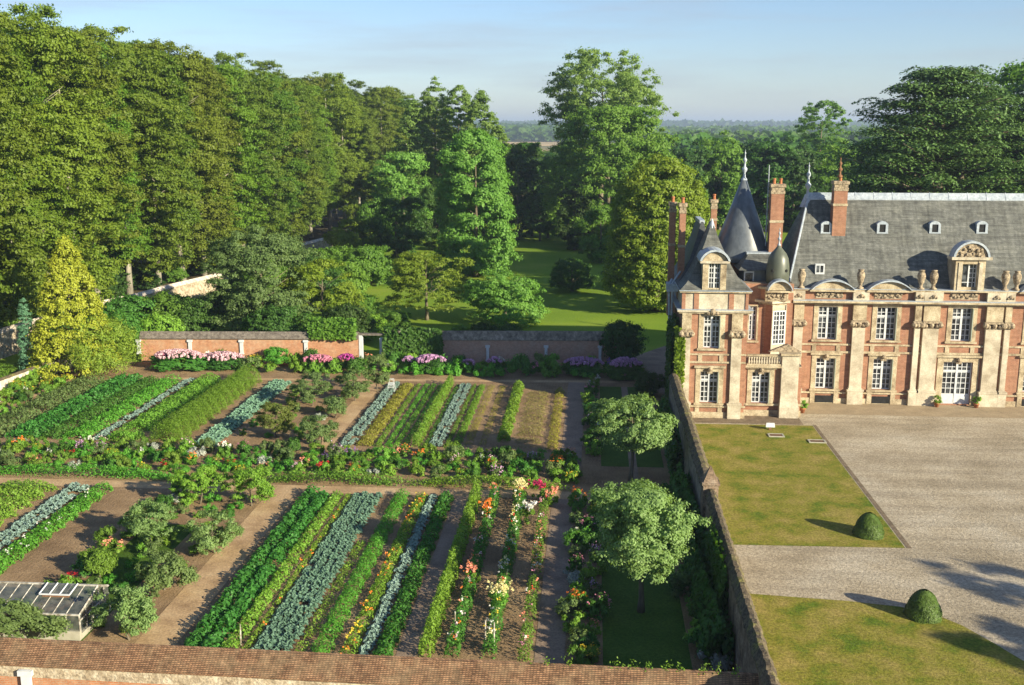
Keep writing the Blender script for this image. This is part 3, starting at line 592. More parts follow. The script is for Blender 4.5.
course(ZP + .352, ZQ, -.05, 'attic_wall', MT['stone_pale']); course(ZQ + .002, ZQ + .13, .2, 'parapet_coping', MT['stone']); course(ZQ + .132, ZQ + .2, .28, 'gutter', MT['lead'])
for a, b in ((PX0, PX0 + .3), (px_(694, 300), px_(699, 300)), (px_(729, 300), px_(734, 300)), (PX1 - .25, PX1 + .0)): box('attic_pier', MT['brick'], HS, a, b, YP - .02, YP + .3, ZP + .352, ZQ)
m = MB(); m.ball((PU[0] + PU[1]) / 2, YP - .3, ZP + .15, .3); m.ball((PU[0] + PU[1]) / 2 - .35, YP - .28, ZP + .05, .2); m.ball((PU[0] + PU[1]) / 2 + .35, YP - .28, ZP + .05, .2); m.build('carved_crest', MT['carved'], HS)
# pavilion roof: bell-cast hips, two ridges
ze = ZQ + .2; xc = Q(93.6, 712, 221)[0]; zr = 16.85
def belled(name, x0, x1, y0, y1, rx0, rx1, ry0, ry1, z0, z1, mat, kick=.75, kz=.9):
    vs = []; fs = []; L = [(0, 0), (.09, .2), (.2, .36), (.4, .56), (.7, .8), (1, 1)] if kick > .5 else [(0, 0), (1, 1)]
    A = [(x0, y0), (x1, y0), (x1, y1), (x0, y1)]; B = [(rx0, ry0), (rx1, ry0), (rx1, ry1), (rx0, ry1)]
    for zf, q in L: vs += [(a[0] + (b[0] - a[0]) * q, a[1] + (b[1] - a[1]) * q, z0 + (z1 - z0) * zf) for a, b in zip(A, B)]
    for k in range(len(L) - 1): fs += [(i + 4 * k, (i + 1) % 4 + 4 * k, (i + 1) % 4 + 4 * k + 4, i + 4 * k + 4) for i in range(4)]
    k = 4 * (len(L) - 1); fs += [(k, k + 1, k + 2, k + 3), (3, 2, 1, 0)]
    return MB().add(vs, fs).build(name, mat, HS)
pr_ = belled('pavilion_roof', PX0 - .22, PX1 + .22, YP - .22, 98.2, xc - .06, xc + .06, 93.4, 95.2, ze, zr, MT['slate'])
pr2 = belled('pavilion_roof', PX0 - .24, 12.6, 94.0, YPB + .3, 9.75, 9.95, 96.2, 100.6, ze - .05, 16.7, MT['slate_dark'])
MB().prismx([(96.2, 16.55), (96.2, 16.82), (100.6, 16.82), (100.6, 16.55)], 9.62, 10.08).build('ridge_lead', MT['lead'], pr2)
MB().lathe([(.3, zr - .45), (.12, zr + .1), (.05, zr + .35)], xc, 93.5, 8).build('ridge_lead', MT['lead'], pr_)
m = MB(); zz = zr - 2.15; yy = 93.5 - (zr - zz) * .5; m.box(xc - .16, xc + .16, 91.9, 92.6, 14.55, 14.85); m.build('roof_vent', MT['white'], pr_)
# pavilion dormer
dx = px_(714.5, 270); dmo = MB()
for s in (-1, 1): dmo.box(*(sorted((dx + s * .5, dx + s * 1.0))), YP - .15, YP + 2.4, ze, ze + 2.35)
dmo.box(dx - .499, dx + .499, YP - .1, YP + 2.3, ze, ze + .2); dmo = dmo.build('dormer', MT['stone'], HS)
MB().box(dx - 1.25, dx + 1.25, YP - .35, YP + 2.3, ze + 2.352, ze + 2.55).build('dormer_cornice', MT['stone_pale'], dmo)
MB().prism(list(reversed(arc(dx, 1.05, ze + 2.552, .72))), YP - .15, YP + 2.4).build('dormer_pediment', MT['stone'], dmo)
m = MB(); A2 = arc(dx, 1.3, ze + 2.552, .98); A1 = arc(dx, 1.12, ze + 2.552, .8)
for i in range(11): m.prism([A1[i], A1[i + 1], A2[i + 1], A2[i]], YP - .4, YP + 2.8)
m.build('dormer_roof', MT['lead'], dmo)
m = MB()
for x in (dx - .5, dx + .42): m.box(x, x + .08, YP + .05, YP + .12, ze + .2, ze + 2.35)
m.box(dx - .06, dx + .06, YP + .04, YP + .12, ze + .2, ze + 2.35)
for k in range(1, 5): m.box(dx - .42, dx + .42, YP + .055, YP + .11, ze + .2 + k * .43 - .03, ze + .2 + k * .43 + .03)
for x in (dx - .26, dx + .22): m.box(x, x + .04, YP + .058, YP + .1, ze + .2, ze + 2.35)
wo = m.build('window', MT['white'], dmo); box('pane', MT['glass'], wo, dx - .5, dx + .5, YP + .121, YP + .15, ze + .2, ze + 2.35)
for x, y in ((6.95, 96.6), (7.75, 95.4)): chimney(x, x + .56, y, y + .9, 8, 18.4, pr2, 1)
x0 = Q(102.5, 711, 210)[0]; chimney(x0, x0 + .55, 102.2, 102.9, 13, 18.3, pr2, 1)
m = MB().tube([(7.2, 95.0, 11.6), (6.9, 94.6, 11.2), (7.0, 94.4, 8.0), (7.3, 94.3, 7.0)], [.12, .12, .1, .1]); m.tube([(7.9, 94.6, 12.4), (7.2, 94.3, 11.4), (7.2, 94.2, 7.5)], [.08, .1, .1]); m.box(6.7, 7.7, 94.1, 95.6, 10.6, 11.3); m.build('rainwater_head', MT['lead'], HS)
# --- entrance block with balcony
YB1 = 91.3; bx0, bx1 = PX1 + .0, 18.45; zb = 4.45
BL = (Q(YB1, 751.5, 388)[0], Q(YB1, 769, 388)[0]); BLZ = (Q(YB1, 760, 403)[1], Q(YB1, 760, 372)[1])
def bq(a, b): return Q(YB1, a, b)
holed('entrance_wall', bx0, bx1, 0, zb, YB1, [BL + BLZ], MT['brick']); MB().box(bx0 + .3, bx1, YB1 + .36, YF - .0, 0, zb).build('entrance_wall', MT['stone'], HS)
window(BL[0], BL[1], BLZ[0], BLZ[1], YB1, 4, 6, .4); m = MB(); m.box(bx0 + .1, bx1 + .05, YB1 - .12, YB1 - .002, 0, .55); m.box(bx0 + .1, bx1 + .05, YB1 - .15, YB1 - .003, 1.0, 1.16); m.build('plinth', MT['stone'], HS)
x0, x1 = bq(780, 390)[0], bq(797, 390)[0]
m = MB(); m.box(x0, x1, YB1 - .35, YB1 + .2, 1.0, zb + 1.1); m.box(x0 - .1, x1 + .1, YB1 - .7, YB1 + .2, 0, .95); m.add([(x0 - .1, YB1 - .7, .95), (x1 + .1, YB1 - .7, .95), (x1, YB1 - .35, 1.7), (x0, YB1 - .35, 1.7), (x0 - .1, YB1, .95), (x1 + .1, YB1, .95), (x1, YB1, 1.7), (x0, YB1, 1.7)], [(0, 1, 2, 3), (1, 5, 6, 2), (0, 3, 7, 4)]); m.build('buttress', MT['stone_pale'], HS)
m = MB(); m.box(bx0 + .01, x0 - .01, YB1 - .4, YB1 + .3, zb, zb + .2); m.box(x0 - .15, x1 + .15, YB1 - .5, YB1 + .4, zb + 1.102, zb + 1.3); m.build('cornice', MT['stone'], HS)
bal = MB(); bal.box(bx0 + .2, x0 - .01, YB1 - .3, YB1 + .05, zb + .202, zb + .32); bal.box(bx0 + .2, x0 - .01, YB1 - .32, YB1 + .07, zb + 1.0, zb + 1.15); bal = bal.build('balustrade', MT['stone'], HS)
n = 13
for i in range(n): MB().lathe([(.07, zb + .32), (.11, zb + .45), (.05, zb + .7), (.09, zb + .85), (.06, zb + 1.0)], bx0 + .4 + (x0 - bx0 - .6) * i / (n - 1), YB1 - .12, 6).build('baluster', MT['stone_pale'], bal)
m = MB().prism([(x0 - 1.1, zb + 1.3), (x1 + .3, zb + 1.3), (x0 + .55, zb + 2.0)][::1], YB1 + .35, YB1 + .75); m.build('broken_pediment', MT['carved'], HS)
box('balcony_floor', MT['coping_grey'], HS, bx0 + .01, bx1, YB1 + .31, 95.2, zb + .001, zb + .1)
# recessed wall behind balcony and corner turret
YRc = 95.3
RW = (Q(YRc, 749, 320)[0], Q(YRc, 756.5, 320)[0]); RZ = (Q(YRc, 751, 340)[1], Q(YRc, 751, 306)[1])
holed('wall', PX1, 15.6, zb, ZP, YRc, [RW + RZ], MT['brick']); window(RW[0], RW[1], RZ[0], RZ[1], YRc, 2, 7, .15, head=False, shut=False)
MB().box(PX1, 18.2, YRc + .36, YB, 0, 11.2).build('wall', MT['brick'], HS)
tcx, tcy, tr = 16.45, 96.2, 1.45
def octo(r, z0, z1, name, mat, par=HS, n=6): return MB().lathe([(r, z0), (r, z1)], tcx, tcy, n, math.pi / 6 - math.pi / 2 + .35).build(name, mat, par)
to = octo(tr, zb, ZC, 'turret_wall', MT['brick']); octo(tr + .02, ZC, ZC + .2, 'cornice', MT['stone']); octo(tr + .35, ZC + .202, ZC + .4, 'cornice', MT['stone_pale']); octo(tr - .1, ZC + .402, ZA + .2, 'attic_wall', MT['brick']); octo(tr + .1, ZA + .202, ZA + .4, 'parapet_coping', MT['stone'])
m = MB().lathe([(1.02, ZA + .402), (1.04, ZA + 1.6), (1.0, ZA + 2.3), (.9, ZA + 2.9), (.68, ZA + 3.35), (.38, ZA + 3.7), (.18, ZA + 3.95), (.1, ZA + 4.2)], tcx + .35, tcy + .1, 20); bell = m.build('bell_roof', MT['green_lead'], HS, True)
finial(tcx + .35, tcy + .1, ZA + 3.95, 1.75, bell, .55)
for a in (-2.2, -1.1): MB().lathe([(.14, 0), (.14, .05)], 0, 0, 8).v
for dx_, nm in ((-.75, 'oculus'), (.75, 'oculus')): m = MB().ball(tcx + .35 + dx_ * .8, tcy + .1 - .8, ZA + 1.85, .15); m.build(nm, MT['dark'], bell)
# turret window on the face towards the court
fa = -math.pi / 2 + .35 - .0; nx_, ny_ = math.cos(fa), math.sin(fa)
ap = tr * math.cos(math.pi / 6)
def face_boxes(lst, off):   # boxes given in face coordinates (u along face, v outwards, z)
    m = MB(); ux, uy = -ny_, nx_
    for u0, u1, v0, v1, z0, z1 in lst:
        P = [(u0, v0), (u1, v0), (u1, v1), (u0, v1)]; m.slab([(tcx + ux * u + nx_ * (ap + v), tcy + uy * u + ny_ * (ap + v)) for u, v in P][::-1], z0, z1)
    return m
WZ0, WZ1 = 5.75, 8.85; fl = [(-.64, -.54, .03, .1, WZ0, WZ1), (.54, .64, .03, .1, WZ0, WZ1), (-.54, .54, .03, .1, WZ0, WZ0 + .1), (-.54, .54, .03, .1, WZ1 - .1, WZ1), (-.05, .05, .03, .12, WZ0 + .1, WZ1 - .1)]
fl += [(s * .3 - .025, s * .3 + .025, .035, .08, WZ0 + .1, WZ1 - .1) for s in (-1, 1)] + [(a, b, .04, .075, WZ0 + (WZ1 - WZ0) * k / 7 - .03, WZ0 + (WZ1 - WZ0) * k / 7 + .03) for k in range(1, 7) for a, b in ((-.54, -.05), (.05, .54))]
face_boxes([(-.72, .72, .001, .004, zb + .1, ZC - .01), (-.72, -.645, .004, .09, zb + .1, ZC - .01), (.645, .72, .004, .09, zb + .1, ZC - .01)], 0).build('window_surround', MT['stone_pale'], to)
wo = face_boxes(fl, 0).build('window', MT['white'], to); face_boxes([(-.6, .6, .005, .036, WZ0, WZ1)], 0).build('pane', MT['glass'], wo)
sp = seg_pediment(tcx + .3, 1.1, tcy - 1.5, ZA + .25, .95, .5); box('attic_wall', MT['stone'], HS, tcx - .9, tcx + 1.1, tcy - 1.6, tcy - 1.1, ZC + .41, ZA + .2); carving(tcx - .75, tcx + .95, tcy - 1.601, ZC + .5, ZA + .1, 77)
# --- block behind, cone tower, tall chimney, pole
MB().box(13.9, 17.3, 97.5, 103.5, ZA, 12.2).build('attic_wall', MT['lead_dark'], HS)
o = belled('back_roof', 13.4, 17.6, 97.0, 104, 14.6, 16.6, 99.5, 101.5, 12.2, 13.5, MT['slate'], .3, .25); MB().box(14.4, 16.8, 99.4, 101.6, 13.4, 13.58).build('ridge_lead', MT['lead'], o)
m = MB(); m.box(13.95, 14.05, 97.35, 97.46, 10.9, 12.1); m.box(14.75, 14.85, 97.35, 97.46, 10.9, 12.1); m.box(14.05, 14.75, 97.35, 97.46, 11.95, 12.1); m.box(14.05, 14.75, 97.35, 97.46, 10.9, 11.05); w2 = m.build('window', MT['white'], HS); box('pane', MT['glass'], w2, 14.05, 14.75, 97.42, 97.48, 11.05, 11.95)
box('downpipe', MT['stone_pale'], HS, 16.95, 17.13, 97.2, 97.38, 11, 13.2)
tx, ty = Q(103, 741, 252)[0], 103.
MB().lathe([(2.3, 0), (2.3, 12.9)], tx, ty, 20).build('tower_wall', MT['brick'], HS, False)
cn = MB().lathe([(3.2, 12.5), (2.85, 13.1), (2.5, 14.0), (1.35, 17.1), (.2, 20.3)], tx, ty, 28).build('cone_roof', MT['lead_dark'], HS, True)
finial(tx, ty, 19.9, 3.1, cn, .95)
cx0, cx1 = Q(100, 770.5, 215)[0], Q(100, 783.5, 215)[0]
c = chimney(cx0, cx1, 100, 101.2, 10.5, 19.9, HS, 2); 
MB().tube([(cx0 - .1, 101.4, 14), (cx0 - .1, 101.4, 21.6)], [.07, .045]).build('aerial_pole', MT['lead'], HS)
settle(HS)
#VEG
# ------------------------------------------------------------------ vegetation
FM = {}
def fol(k, c1, c2, **kw): FM[k] = mat_foliage(k + '_leaf_mat', c1, c2, **kw)
fol('beech', (0.064, 0.141, 0.010), (0.147, 0.224, 0.019), scale=.22, vary=.3)
fol('beech_olive', (0.083, 0.147, 0.013), (0.179, 0.224, 0.023), scale=.22, vary=.3)
fol('deep', (0.032, 0.090, 0.015), (0.070, 0.141, 0.023), scale=.3, vary=.35)
fol('mid', (0.077, 0.179, 0.018), (0.160, 0.269, 0.036), scale=.3, vary=.15)
fol('bright', (.1, .25, .03), (.19, .36, .07), scale=.3, vary=.12)
fol('lime', (0.128, 0.211, 0.015), (0.218, 0.275, 0.028), scale=.4, vary=.12)
fol('grey', (0.096, 0.160, 0.045), (0.166, 0.230, 0.077), scale=.5, vary=.15)
fol('olive', (0.128, 0.166, 0.032), (0.205, 0.230, 0.051), scale=.5, vary=.2)
fol('poplar', (0.115, 0.205, 0.038), (0.192, 0.282, 0.058), scale=.3, vary=.08)
fol('gold', (0.220, 0.270, 0.020), (0.340, 0.350, 0.030), scale=.8, vary=.05, trans=.15)
fol('bamboo', (0.154, 0.256, 0.026), (0.256, 0.333, 0.045), scale=.8, vary=.1)
fol('cypress', (.1, .22, .13), (.15, .3, .18), scale=1.2, vary=.02)
fol('cedar', (.05, .115, .028), (.12, .2, .05), scale=.3, vary=.1, trans=.1)
fol('apple', (0.140, 0.230, 0.060), (0.240, 0.350, 0.130), scale=1.2, vary=.1)
fol('herb', (0.109, 0.230, 0.023), (0.192, 0.333, 0.045), scale=1.0, vary=.35)
fol('herb_dark', (0.045, 0.141, 0.017), (0.090, 0.205, 0.032), scale=1.0, vary=.3)
fol('chard', (0.038, 0.166, 0.026), (0.090, 0.256, 0.045), scale=1.0, vary=.1)
fol('kale', (0.065, 0.150, 0.090), (0.180, 0.280, 0.200), scale=1.2, vary=.12, trans=.1)
fol('blue', (0.130, 0.220, 0.175), (0.280, 0.370, 0.320), scale=1.2, vary=.1, trans=.1)
fol('palecab', (0.130, 0.270, 0.170), (0.240, 0.380, 0.270), scale=1.2, vary=.1, trans=.1)
fol('lettuce', (0.120, 0.240, 0.020), (0.200, 0.320, 0.040), scale=1.0, vary=.15)
fol('yellowg', (0.220, 0.240, 0.030), (0.330, 0.300, 0.050), scale=1.0, vary=.1)
fol('carrot', (0.077, 0.256, 0.026), (0.128, 0.346, 0.038), scale=1.0, vary=.1)
fol('silver', (0.250, 0.280, 0.240), (0.360, 0.380, 0.330), scale=1.2, vary=.15, trans=.1)
fol('topiary', (0.055, 0.100, 0.014), (0.085, 0.140, 0.020), scale=3., vary=.05, trans=.1)
for k, c in dict(white=(.8, .78, .7), pink=(.75, .3, .42), palepink=(.82, .55, .6), lilac=(.62, .36, .58), red=(.6, .03, .04), crimson=(.5, .03, .12), orange=(.85, .25, .04), salmon=(.85, .32, .2), yellow=(.8, .6, .06), cream=(.85, .75, .35), purple=(.25, .12, .4), magenta=(.6, .1, .4)).items():
    m, t, o = nt(k + '_petal_mat'); oc = objco(t); col = mixc(t, 1., c, ramp(t, noise(t, oc, 8, 1), [(.35, (.6,) * 3), (.65, (1.15,) * 3)]), 'MULTIPLY')
    p = princ(t, None, col, .6, .2); tr = t.nodes.new('ShaderNodeBsdfTranslucent'); t.links.new(col, tr.inputs[0]); mx = t.nodes.new('ShaderNodeMixShader'); mx.inputs[0].default_value = .25
    t.links.new(p.outputs[0], mx.inputs[1]); t.links.new(tr.outputs[0], mx.inputs[2]); t.links.new(mx.outputs[0], o.inputs[0]); FM[k] = m
def P_round(t): return np.sqrt(np.clip(1 - (2 * t - 1) ** 2, 0, 1)) ** .8
def P_full(t): return np.clip(np.minimum((t / .18 + .35), 1) * np.sqrt(np.clip(1 - np.clip((t - .35) / .65, 0, 1) ** 3., 0, 1)), 0.04, 1)
def P_cone(t): return np.clip((1 - t) ** .66 * np.minimum(t / .08 + .55, 1), .03, 1)
def P_egg(t): return np.clip(np.sin(np.pi * np.clip(t, 0, 1) ** .72) ** .75, .05, 1)
def P_column(t): return np.clip(np.minimum(t / .15 + .5, 1) * (1 - t ** 3) ** .6, .05, 1)
def P_umbrella(t): return np.clip(t / .55, .25, 1) * np.sqrt(np.clip(1 - np.clip((t - .6) / .42, 0, 1) ** 2, .05, 1))
def crown_pts(rng, z0, z1, Rr, prof, nc, cr, npc, squash=.7, up=.3, shell=.55, lob=.16, scatter=1., mega=0, mr=.36):
    t = rng.random(nc * 3); keep = rng.random(nc * 3) < prof(t) * .85 + .15; t = t[keep][:nc]; nc = len(t)
    th = rng.random(nc) * 2 * np.pi; k1, k2, p1, p2 = rng.integers(2, 4), rng.integers(3, 6), rng.random() * 6, rng.random() * 6
    lobe = 1 + lob * np.sin(k1 * th + p1 + 2.5 * t) + lob * .7 * np.sin(k2 * th + p2 - 4 * t)
    rr = Rr * prof(t) * lobe * (shell + (1 - shell) * rng.random(nc) ** .5) - cr * .3
    rr = np.maximum(rr, 0)
    c = np.stack([rr * np.cos(th), rr * np.sin(th), z0 + t * (z1 - z0)], 1); c[:, 2] += rng.normal(size=nc) * (z1 - z0) * .015
    if mega:
        k = rng.permutation(nc)[:mega]; mc = c[k].copy(); hz_ = rr[k] > .25 * Rr; mc[:, :2] *= np.where(hz_, .86, 1)[:, None]
        own = rng.integers(0, len(mc), nc); inn = rng.random(nc) < .14; dd = unit(rng.normal(size=(nc, 3))); dd[:, 2] = np.abs(dd[:, 2]) * np.where(rng.random(nc) < .3, -1, 1)
        ms = (Rr * mr * (.65 + .6 * rng.random(len(mc))))[own][:, None]
        c2 = mc[own] + dd * ms * (rng.random((nc, 1)) ** .22) * np.array([1, 1, .85]); c2[:, 2] = np.where(c2[:, 2] > z1, z1 - (c2[:, 2] - z1) * .9, c2[:, 2]); c2[:, 2] = np.maximum(c2[:, 2], z0)
        c = np.where(inn[:, None], c, c2)
    crs = cr * (.65 + .7 * rng.random(nc))
    C = np.repeat(c, npc, 0); S = np.repeat(crs, npc)[:, None]
    d = unit(rng.normal(size=(len(C), 3))); d[:, 2] = np.where(d[:, 2] < -.5, -d[:, 2] * .6, d[:, 2]); q = rng.random((len(C), 1)) ** .5 * scatter * (1 + .25 * rng.normal(size=(len(C), 1)))
    Pp = C + d * S * q * np.array([1, 1, squash])
    out = unit(np.stack([C[:, 0], C[:, 1], np.zeros(len(C))], 1))
    Nn = d * 1.0 + out * .45 + np.array([0, 0, up]) + rng.normal(size=d.shape) * .45
    return Pp, Nn
def crown(name, seed, z0, z1, Rr, prof, nc, cr, npc, leaf, asp=.6, fillr=.15, **kw):
    rng = np.random.default_rng(seed); Pp, Nn = crown_pts(rng, z0, z1, Rr, prof, int(nc * 2.1), cr * .68, int(npc * 1.15), **kw); leaf = leaf * .64
    return leaf_mesh(name, Pp, Nn, leaf * (.6 + .7 * rng.random(len(Pp))), rng, asp)
def trunk_mb(seed, h, r, z0, z1, Rr, nl=9, lean=.3, fork=.75):
    rr = random.Random(seed); m = MB(); pts = []; rd = []; n = 7; lx, ly = rr.uniform(-lean, lean), rr.uniform(-lean, lean)
    for i in range(n):
        q = i / (n - 1); pts.append((lx * math.sin(q * 3) + rr.uniform(-.05, .05) * r * 3, ly * math.sin(q * 2.5), h * q - .1)); rd.append(r * (1.35 if i == 0 else 1) * (1 - .82 * q))
    m.tube(pts, rd, 8)
    for k in range(nl):
        q = rr.uniform(.25, .9); zz = z0 + (z1 - z0) * q * fork; zz = min(zz, h * .93); i = min(n - 2, int(zz / h * (n - 1))); u = zz / h * (n - 1) - i
        p = [pts[i][j] * (1 - u) + pts[i + 1][j] * u for j in range(3)]; a = rr.uniform(0, 6.28) + k * 2.4; L = Rr * rr.uniform(.4, .62)
        rb = r * (1 - .82 * zz / h) * .55
        m.tube([p, (p[0] + L * .5 * math.cos(a), p[1] + L * .5 * math.sin(a), p[2] + L * .3), (p[0] + L * math.cos(a + .2), p[1] + L * math.sin(a + .2), p[2] + L * .65)], [rb, rb * .6, rb * .2], 5)
    return m
def tree(name, label, cat, cm, mat, seed, tr, loc, bark='bark', group=None, rz=0., s=1.):
    root = empty(name, loc, rz); tag(root, label, cat, group); root.scale = (s, s, s) if not isinstance(s, tuple) else s
    trunk_mb(seed, *tr).build('trunk', MT[bark], root, True); link('crown', cm, mat, root); return root
PENDING = []     # (object, phrase, zone) -> labels that tell repeats apart
def pend(o, phrase, zone, cat, group=None): PENDING.append((o, phrase, zone, cat, group))
def proj(X, Y, z=0):
    Rr = X * math.cos(a_) + Y * math.sin(a_); F = -X * math.sin(a_) + Y * math.cos(a_); u = z - H_
    return cx_ + f_ * Rr / (F * math.cos(p_) - u * math.sin(p_))
# ---- beech forest behind the boundary wall
beech = []
for i in range(5):
    h = (37, 36, 38, 35, 36)[i]; Rr = (7.2, 6.6, 7.6, 6.4, 7.0)[i]
    cm = crown('beech_crown', 100 + i, (2.2, 5, 3, 5.5, 2.2)[i], h, Rr * 1.12, P_full, 560, 1.35, 80, .26, squash=.65, up=.35, shell=.7, lob=.2, mega=44, mr=.33)
    r0 = empty('beech_tree'); trunk_mb(i, h * .85, .42, 8, h, Rr, 10, .4).build('trunk', MT['bark_pale'], r0, True); link('crown', cm, FM['beech'] if i % 2 else FM['beech_olive'], r0); beech.append(r0)
bpts = [(-66.5, 96), (-66.5, 104), (-65.2, 111.5), (-64.6, 119), (-64.2, 127), (-65.4, 135), (-66.2, 143), (-65.2, 151), (-64, 159), (-63.2, 167), (-62.6, 175), (-62.2, 184), (-61.8, 193), (-61.5, 203), (-61.5, 214), (-61.5, 226), (-61, 239), (-60, 253), (-60, 268), (-60, 285), (-57, 303), (-53, 322), (-50, 342)]
rr = random.Random(11); uid = 0; used = [False] * 5
def put_beech(x, y, hs, row):
    global uid
    k = uid % 5; uid += 1; src = beech[k]
    if not used[k]: o = src; used[k] = True; o.location = (x, y, 0); o.rotation_euler = (0, 0, rr.uniform(0, 6))
    else: o = copy_tree(src, None, (x, y, 0), rr.uniform(0, 6))
    s = hs / 36.5; o.scale = (s * rr.uniform(.95, 1.1), s * rr.uniform(.95, 1.1), s)
    pend(o, 'tall green beech', row, 'tree', 'beech trees of the forest edge'); return o
for i, (x, y) in enumerate(bpts):
    hh = 37.5 - 2.0 * (y > 170) - 1.0 * (y > 280) + rr.uniform(-1.2, 1.2)
    put_beech(x - 4.0, y, hh, 'in the front row of the forest')
for i, (x, y) in enumerate(bpts[1:]):
    put_beech(x - 11.5, y + 4 + rr.uniform(-1, 1), 37.5 + rr.uniform(-1, 2) - 2.0 * (y > 170), 'in the second row of the forest')
for i, (x, y) in enumerate(bpts[3:]):
    put_beech(x - 21, y + rr.uniform(-2, 2), 38 + rr.uniform(-1, 2) - 2. * (y > 170), 'in the third row of the forest')
# understory shrubs below the beeches
def shrub_mesh(seed, Rr, h, leaf=.22, n=40, npc=60, cr=.7, prof=P_round, **kw):
    return crown('shrub', seed, h * .1, h * .95, Rr, prof, n, cr, npc, leaf, **kw)
SH = [shrub_mesh(200 + i, 3.2, 5.5, .26, 90, 60, 1.0, P_round, lob=.25) for i in range(3)]
BUSHM = {}
def bush(label, cat, x, y, s, sz, mat, k=None, name='shrub', group=None, zone=None, rz=None, z=0):
    k = rr.randrange(3) if k is None else k; key = (k, mat)
    if key not in BUSHM:
        me = SH[k].copy(); me.materials.clear(); me.materials.append(FM[mat]); BUSHM[key] = me
    o = bpy.data.objects.new(name, BUSHM[key]); COL.objects.link(o); o.location = (x, y, z); o.scale = (s / 3.2, s / 3.2, sz / 5.5); o.rotation_euler = (0, 0, rr.uniform(0, 6) if rz is None else rz)
    if zone: pend(o, label, zone, cat, group)
    else: tag(o, label, cat, group)
    return o
for i, (x, y) in enumerate([(x_, y_ + d_) for x_, y_ in bpts[:16] for d_ in (-3.5, 1.5)]):
    x -= (i % 2) * 4
    bush('dark shrub', 'shrub', x - 5.5 + rr.uniform(-1, .5), y + 3, rr.uniform(2, 3), rr.uniform(2.5, 4.4), 'deep' if i % 3 else 'mid', zone='under the forest edge', group='shrubs under the forest edge')
# ---- single park trees
def gt_(x, y): return G(x, y)
def park(name, label, cat, px, py, top, hw, prof, mat, seed, z0f=.12, nc=200, cr=1.2, npc=80, leaf=.3, tr=.3, bark='bark', **kw):
    X, Y = G(px, py); z = Q(Y, px, top)[1]; X2 = Q(Y, px + hw, py)[0]; Rr = (X2 - X) * 1.02
    cm = crown(name + '_crown', seed, z * z0f, z - cr * .4, Rr, prof, nc, cr, npc, leaf, **kw)
    return tree(name, label, cat, cm, FM[mat], seed, (z * .8, tr, z * z0f, z, Rr), (X, Y, 0), bark)
park('golden_cypress', 'golden yellow conical conifer left of the orange wall', 'conifer', 76, 374, 235, 43, P_cone, 'gold', 1, .02, 300, .75, 80, .17, .2, squash=.9, up=.3, lob=.08, shell=.75)
park('columnar_cypress', 'narrow blue-green columnar cypress left of the golden conifer', 'conifer', 30, 377, 297, 8, P_column, 'cypress', 2, .03, 90, .35, 70, .12, .1, up=.2, lob=.05, shell=.7)
park('silver_lime_tree', 'round grey-green tree behind the orange wall', 'tree', 265, 337, 224, 48, P_full, 'grey', 3, .06, 300, 1.2, 90, .22, .3, lob=.12, mega=24, mr=0.36)
park('fruit_tree', 'olive-green spreading tree behind the gateway end of the orange wall', 'tree', 325, 335, 258, 37, P_full, 'lime', 4, .06, 180, .9, 80, .2, .2, lob=.2, mega=16, mr=0.36)
park('chestnut_tree', 'bright green conical tree standing tall on the lawn', 'tree', 476, 277, 129, 42, P_full, 'bright', 5, .02, 620, 1.35, 80, .34, .4, lob=.2, shell=.72, up=.3, mega=150, mr=.19)
park('poplar_tree', 'very tall airy poplar rising above all the park trees', 'tree', 600, 233, 50, 60, P_round, 'poplar', 6, .5, 300, 1.8, 80, .4, .8, lob=.2, shell=.35, scatter=1.1, mega=46, mr=0.3)
park('ash_tree', 'broad dark green tree in front of the very tall poplar', 'tree', 608, 246, 106, 66, P_full, 'mid', 7, .03, 560, 1.9, 90, .42, .6, lob=.14, mega=80, mr=0.26)
park('lime_tree', 'rounded yellow-green tree behind the corner pavilion', 'tree', 656, 311, 156, 54, P_full, 'lime', 8, .03, 560, 1.25, 90, .3, .5, lob=.08, shell=.7)
park('weeping_tree', 'flat-topped olive-brown weeping tree on the lawn', 'tree', 427, 320, 249, 40, P_full, 'lime', 9, .14, 190, .85, 80, .19, .25, squash=.5, lob=.3, mega=22, mr=.3)
park('maple_tree', 'low bright yellow-green spreading tree just behind the shaded wall', 'tree', 505, 323, 271, 39, P_full, 'bright', 10, .06, 170, .9, 80, .22, .25, lob=.2, mega=16, mr=0.36)
park('hawthorn_tree', 'small dark dome-shaped tree alone on the lawn', 'tree', 572, 291, 258, 21, P_full, 'deep', 11, .1, 110, .7, 80, .2, .2)
park('young_tree', 'small round tree far back on the lawn', 'tree', 540, 241, 194, 19, P_round, 'deep', 12, .2, 110, 1., 80, .3, .25)
park('poplar_tree', 'upright poplar, leftmost of the poplar clump', 'tree', 437, 232, 80, 27, P_column, 'poplar', 13, .05, 240, 1.3, 70, .38, .5, lob=.12)
park('poplar_tree', 'upright poplar in the middle of the poplar clump', 'tree', 460, 234, 82, 23, P_column, 'poplar', 14, .05, 240, 1.2, 70, .38, .5, lob=.12)
park('poplar_tree', 'pointed poplar, rightmost of the poplar clump', 'tree', 482, 238, 90, 30, P_egg, 'poplar', 15, .05, 260, 1.3, 70, .38, .5, lob=.12)
park('poplar_tree', 'shorter poplar between the poplar clump and the forest', 'tree', 415, 232, 100, 22, P_column, 'poplar', 16, .05, 220, 1.3, 70, .38, .5, lob=.12)
park('light_green_tree', 'soft light green tree in front of the poplar clump', 'tree', 404, 242, 152, 33, P_round, 'bright', 17, .05, 240, 1.5, 80, .36, .4, mega=18, mr=0.36)
